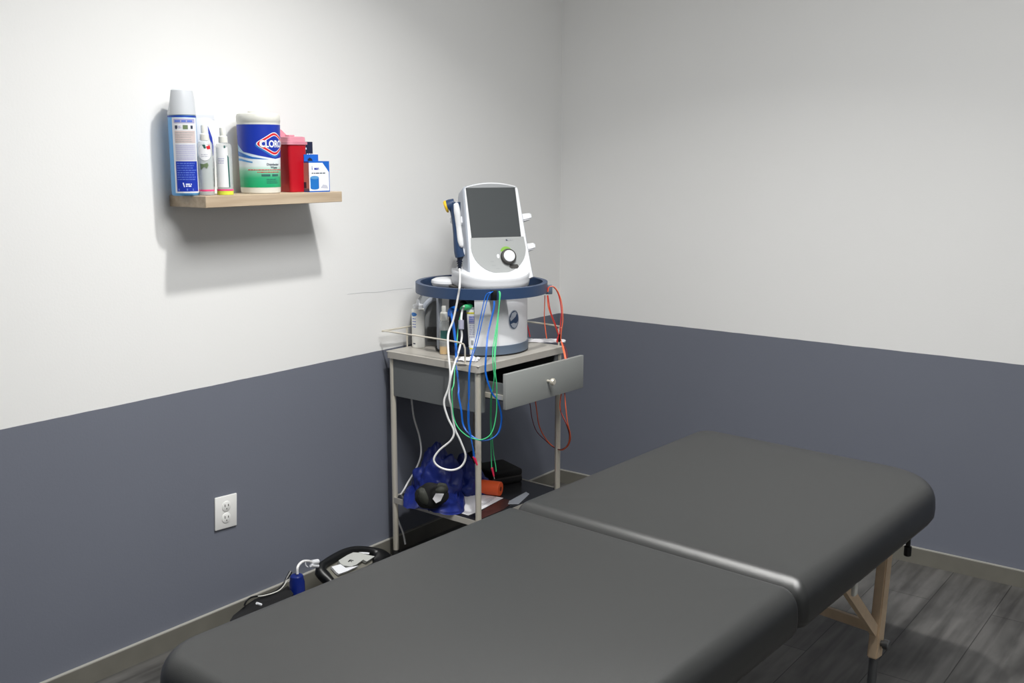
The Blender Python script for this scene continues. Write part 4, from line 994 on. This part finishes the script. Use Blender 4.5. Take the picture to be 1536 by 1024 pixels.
bm = nb(); hem = [(604, 750), (609, 762), (622, 765), (640, 767), (655, 770), (675, 773), (692, 770), (699, 757), (694, 742)]
inr = [(612, 738), (622, 742), (634, 744), (646, 746), (655, 748), (668, 748), (680, 746), (686, 742), (686, 736)]
ho = catmull([onz(x, y, SZ) - Vector((pb.x, pb.y, SZ)) for x, y in hem], 7); hi = catmull([onz(x, y, SZ) - Vector((pb.x, pb.y, SZ)) for x, y in inr], 7)
G = []
for i_, (a, b) in enumerate(zip(ho, hi)):
    row = []
    for k in range(12):
        f = k/11; q = a.lerp(b, f); nz = noise.noise(Vector((i_*.22, f*2.2, 5))); n3 = noise.noise(Vector((i_*.09, f*.9, 9)))
        q = q + Vector((nz, n3, 0))*.012; q.z = .001 + math.sin(min(f*1.5, 1)*PI/2)*.018 + (abs(nz)*.030+abs(n3)*.018)*min(1, f*5+.25)*(1-.2*f); row.append(bm.verts.new(q))
    G.append(row)
for A_, B_ in zip(G, G[1:]):
    for k in range(11): bm.faces.new((A_[k], A_[k+1], B_[k+1], B_[k]))
obj('hem', bm, 'bluebag', bag)
def ell(px, py, d, a, b_, tilt, m, n, par, dep=.010, sd=0):
    c = at(px, py, d) - Vector((pb.x, pb.y, SZ)); bm = nb(); bmesh.ops.create_icosphere(bm, subdivisions=4, radius=1)
    rgt = Vector((.788, .6157, 0)); nn = Vector((.6157, -.788, 0)); upv = Vector((0, 0, 1))
    for v in bm.verts:
        f = 1+.15*noise.noise(v.co*1.8+Vector((sd, 0, 0))); x, y, z = v.co.x*a*f, v.co.y*dep, v.co.z*b_*f
        x, z = x*math.cos(tilt)-z*math.sin(tilt), x*math.sin(tilt)+z*math.cos(tilt); v.co = c + rgt*x + nn*y + upv*z
    return obj(n, bm, m, par, ang=80)
DB = 1.145
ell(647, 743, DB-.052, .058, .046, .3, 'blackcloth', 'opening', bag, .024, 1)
ell(637, 744, DB-.046, .022, .034, .35, 'olive', 'padding', bag, .022, 2)
ell(661, 733, DB-.052, .026, .020, .3, 'olive', 'padding', bag, .026, 3)
bm = nb(); q = [(649, 748), (653.5, 740), (666, 740.5), (661, 751), (654, 754.5)]
v0 = [at(x, y, DB-.018) - Vector((pb.x, pb.y, SZ)) for x, y in q]; loft(bm, [v0, [v - N_*.002 for v in v0]]); tag(obj('white_tag', bm, 'paper', bag), 'white folded tag in the opening')

# paper sheets, painted reddish reflection, plastic sleeve
def sheet(name, label, cat, px, z, th, m):
    P = [onz(x, y, z) for x, y in px]; o_ = P[0]; bm = nb(); loft(bm, [[v-o_ for v in P], [v-o_+Vector((0, 0, th)) for v in P]])
    o = obj(name, bm, m, smooth=False); o.location = o_; tag(o, label, cat); return o
ps = sheet('paper_sheet', 'printed white paper sheet lying under the blue bag and orange roll', 'paper', [(680, 766), (690, 742), (714.6, 738.6), (755, 746.8), (714.6, 768), (702.3, 772.8)], SZ, .0008, 'paper')
bm = nb()
for k in range(5):
    a = onz(715+k*3, 762-k*3.2, SZ+.0012); b = onz(735+k*3, 752-k*2.2, SZ+.0012)
    d_ = (b-a).normalized(); s_ = Vector((-d_.y, d_.x, 0))*.001
    bm.faces.new([bm.verts.new(v-ps.location) for v in (a-s_, b-s_, b+s_, a+s_)])
obj('print_lines', bm, 'print', ps)
sheet('maroon_reflection', 'painted maroon card on the lower shelf between the paper and the front rim', 'reflection', [(712, 782), (714, 771), (757, 748), (771, 752), (755, 764)], SZ, .0006, 'maroon')  # reddish-brown reflection on the shelf, put in as a thin coloured sheet
sheet('plastic_sleeve', 'small clear plastic sleeve on the lower shelf near the grey cushion', 'packet', [(762, 756), (764, 751.5), (789, 738), (794, 741), (778, 756)], SZ+.0008, .0015, 'film')
# orange foam roll
a, b = onz(719, 729, SZ+.027), onz(751, 733, SZ+.027)
t = thing('foam_roll', 'orange hollow foam roll lying on the lower shelf', 'roll', (a.x, a.y, SZ))
d_ = (b-a).normalized()
bm = nb(); tube(bm, [a, a+d_*.003, b-d_*.002, b], [.0235, .026, .026, .0245], 28, smooth=False); r_ = obj('body', bm, 'orange', t, world=True)
bm = nb(); tube(bm, [b-d_*.001, b+d_*.0006], .0085, 18, smooth=False); tag(obj('hollow_core', bm, 'hole', r_, world=True), 'dark hollow core')
# black case
zc = SZ+.050
q = [onz(x, y, zc) for x, y in ((716, 697), (744, 714), (779, 700), (748, 687))]
c_ = sum(q, Vector())/4
t = thing('black_case', 'soft black zipped case at the back of the lower shelf behind the orange roll', 'case', (c_.x, c_.y, SZ))
ux_ = (q[1]-q[0]+q[2]-q[3]); uy_ = (q[2]-q[1]+q[3]-q[0]); ang_ = math.atan2(ux_.y, ux_.x)
hxc, hyc = ux_.length/4, uy_.length/4
mt = Matrix.Rotation(ang_, 4, 'Z')
bm = nb(); box(bm, -hxc, hxc, -hyc, hyc, 0, .024, .008, 3, mt); obj('lower_half', bm, 'blackcloth', t)
bm = nb(); box(bm, -hxc, hxc, -hyc, hyc, .026, .052, .009, 3, mt); obj('upper_half', bm, 'blackcloth', t)
bm = nb(); box(bm, -hxc+.003, hxc-.003, -hyc+.003, hyc-.003, .022, .028, 0, 1, mt); obj('zip_line', bm, 'slot', t)
pp = onz(722, 687, SZ)
bm = lump(0, 0, .055, .045, .075, 2.2, .2); o = obj('black_pouch', bm, 'blackcloth', ang=80); pc_ = onz(706, 712, SZ); o.location = (pc_.x-.02, pc_.y+.03, SZ); tag(o, 'soft black pouch wedged between the blue bag and the black case', 'pouch')

# ------------------------------------------------------------------ things on the floor by the left wall
nrm = Vector((.7, 0, 1)).normalized(); P0 = Vector((.08, -1.35, .129))
def fp_(px, py, off=0): return onplane(px, py, P0 + nrm*off, nrm)
def e4(x, y): return (470+x/12.8, 810+y/12.8)
out = [e4(75, 560), e4(100, 430), e4(180, 365), e4(340, 260), e4(560, 150), e4(780, 97), e4(1000, 97), e4(1250, 130), e4(1400, 170), e4(1490, 235), e4(1480, 290), (566, 846), (548, 862), (520, 878), (498, 876), e4(250, 745), e4(140, 650)]
inn = [e4(260, 520), e4(290, 460), e4(380, 400), e4(560, 300), e4(740, 220), e4(860, 200), e4(1060, 205), e4(1180, 240), e4(1180, 300), e4(1180, 360), e4(1150, 420), (552, 846), (536, 858), (520, 864), (508, 868), e4(430, 720), e4(330, 590)]
dvc = thing('floor_appliance', 'black oval-framed appliance with light grey plate leaning on the baseboard', 'appliance', fp_(530, 850, -.02))
def seg_interp(L, k=4):
    V = [Vector((x, y, 0)) for x, y in L]; R = catmull(V+[V[0]], k)[:-1]; return [(v.x, v.y) for v in R]
o2, i2 = seg_interp(out), seg_interp(inn)
n_ = len(o2)
def rr3(mix, off): return [fp_(a[0]+(b[0]-a[0])*mix, a[1]+(b[1]-a[1])*mix, 0) + nrm*off for a, b in zip(o2, i2)]
bm = nb(); R3 = [[bm.verts.new(v) for v in rr3(mx_, of_)] for mx_, of_ in ((.12, -.030), (0, -.022), (0, -.008), (.12, -.001), (.35, .004), (.7, .002), (1, -.008), (1, -.030))]
for A_, B_ in zip(R3, R3[1:]+[R3[0]]):
    for i in range(n_): bm.faces.new((A_[i], A_[(i+1) % n_], B_[(i+1) % n_], B_[i]))
fmr = obj('oval_frame', bm, 'black', dvc, world=True, ang=60)
bm = nb(); f_ = bm.faces.new([bm.verts.new(v) for v in rr3(.92, -.022)]); f2 = bmesh.ops.extrude_face_region(bm, geom=[f_])
for v in [x for x in f2['geom'] if isinstance(x, bmesh.types.BMVert)]: v.co -= nrm*.006
obj('back_plate', bm, 'base', dvc, world=True)
def plate(pts, o0, o1, m, n, par=dvc):
    A_ = [fp_(x, y, o0) for x, y in pts]; bm = nb(); loft(bm, [[v for v in A_], [v + nrm*(o1-o0) for v in A_]]); return obj(n, bm, m, par, world=True, smooth=False)
plate([e4(460, 430), e4(620, 330), e4(740, 275), e4(870, 280), e4(1000, 320), e4(1155, 350), e4(1000, 450), e4(930, 415), e4(800, 510), e4(700, 545), e4(560, 530), e4(490, 480)], -.018, -.006, 'greyplate', 'grey_plate')
plate([e4(330, 540), e4(500, 490), e4(600, 560), e4(850, 520), e4(640, 620), e4(470, 680), e4(420, 640)], -.018, -.009, 'white', 'white_tray')
plate([e4(840, 260), e4(880, 225), e4(980, 205), e4(1065, 240), e4(1050, 300), e4(940, 290)], -.018, -.008, 'white', 'white_cover')
def e4f(x, y): return e4(x, y)
strk = [[(660, 410), (700, 372), (775, 385), (770, 397), (712, 390), (680, 420)], [(700, 398), (745, 404), (735, 420), (726, 420), (728, 410), (698, 406)]]
for s_ in strk: plate([e4(x, y) for x, y in s_], -.006, -.0055, 'black', 'letter_mark')

# navy bottle with white hose
g_ = onx(446, 888, .135)
hb = thing('blue_bottle', 'deep blue bottle on the floor with a white hose curving out of its top', 'bottle', (g_.x, g_.y, 0))
bm = nb(); lathe(bm, [(.026, 0), (.029, .004), (.029, .030), (.0245, .034), (.0245, .120), (.0215, .132), (.0205, .141), (.018, .143)], seg=32)
top_z = onx(446, 862, .135).z
for v in bm.verts: v.co.z *= top_z/.143
obj('body', bm, 'bottleblue', hb)
def e5(x, y): return (340+x/10.24, 830+y/10.24)
HX = [(e5(1085, 310), .135), (e5(1088, 220), .135), (e5(1120, 160), .13), (e5(1180, 118), .125), (e5(1260, 115), .12), (e5(1330, 140), .115), (e5(1400, 150), .11)]
bm = nb(); tube(bm, [onx(x, y, q) for (x, y), q in HX], .0042, 10); hz = obj('white_hose', bm, 'whitewire', hb, world=True)
bm = nb(); tube(bm, [onx(*e5(1310, 135), .115), onx(*e5(1400, 120), .112)], .008, 10, smooth=False); tube(bm, [onx(*e5(1290, 180), .118), onx(*e5(1400, 190), .112)], .006, 10, smooth=False); obj('hose_connector', bm, 'white', hz, world=True)
bm = nb(); tube(bm, [onx(*e5(1205, 125), .125), onx(*e5(1215, 180), .125), onx(*e5(1245, 208), .125)], .0022, 8); obj('hose_hook', bm, 'white', hz, world=True)

# black sack with cords
dz = [e5(100, 950), e5(200, 870), e5(280, 800), e5(430, 700), e5(560, 640), e5(700, 610), (420, 886), (432, 878), (440, 890), (430, 905), (400, 925), (370, 935), (345, 930)]
bm = nb(); P = [onx(x, y, .055 if i < 8 else .20) for i, (x, y) in enumerate(dz)]
o_ = Vector((.13, P[3].y, 0)); 
A_ = [Vector((v.x, v.y, max(v.z, .004))) for v in P]
cen = sum(A_, Vector())/len(A_) + Vector((0, 0, .004))
bk_ = [Vector((v.x, v.y, .002)) for v in A_]
R1 = [bm.verts.new(v-o_) for v in bk_]; R2 = [bm.verts.new(v-o_) for v in A_]; cv = bm.verts.new(cen-o_)
for i in range(len(A_)):
    j = (i+1) % len(A_); bm.faces.new((R1[i], R1[j], R2[j], R2[i])); bm.faces.new((R2[i], R2[j], cv))
bm.faces.new(R1[::-1])
sk_ = obj('black_sack', bm, 'blackcloth', ang=50); sk_.location = o_; sk_.matrix_basis = Matrix.Translation(o_); tag(sk_, 'flat black cloth sack on the floor against the left baseboard', 'sack')
bm = nb(); tube(bm, [onx(x, y, q) for (x, y), q in ((e5(440, 652), .07), (e5(540, 650), .08), (e5(700, 610), .09), (e5(810, 560), .095), (e5(880, 490), .10), (e5(930, 410), .10), (e5(980, 393), .11))], .0017, 8)
tag(obj('cord', bm, 'offwhite', sk_, world=True), 'thin white cord')
bm = nb(); tube(bm, [onx(x, y, q) for (x, y), q in ((e5(270, 800), .07), (e5(310, 720), .07), (e5(400, 665), .07), (e5(560, 640), .075), (e5(750, 580), .07), (e5(880, 460), .06), (e5(930, 370), .055), (e5(985, 280), .05))], [.003, .003, .003, .003, .003, .004, .005, .006], 8)
o = obj('black_strap', bm, 'black'); tag(o, 'black strap rising along the baseboard left of the blue bottle', 'strap')
bm = nb(); tube(bm, [onx(*e5(460, 762), .17), onx(*e5(530, 785), .17)], .004, 8, smooth=False); tag(obj('clip', bm, 'white', sk_, world=True), 'tiny white clip')
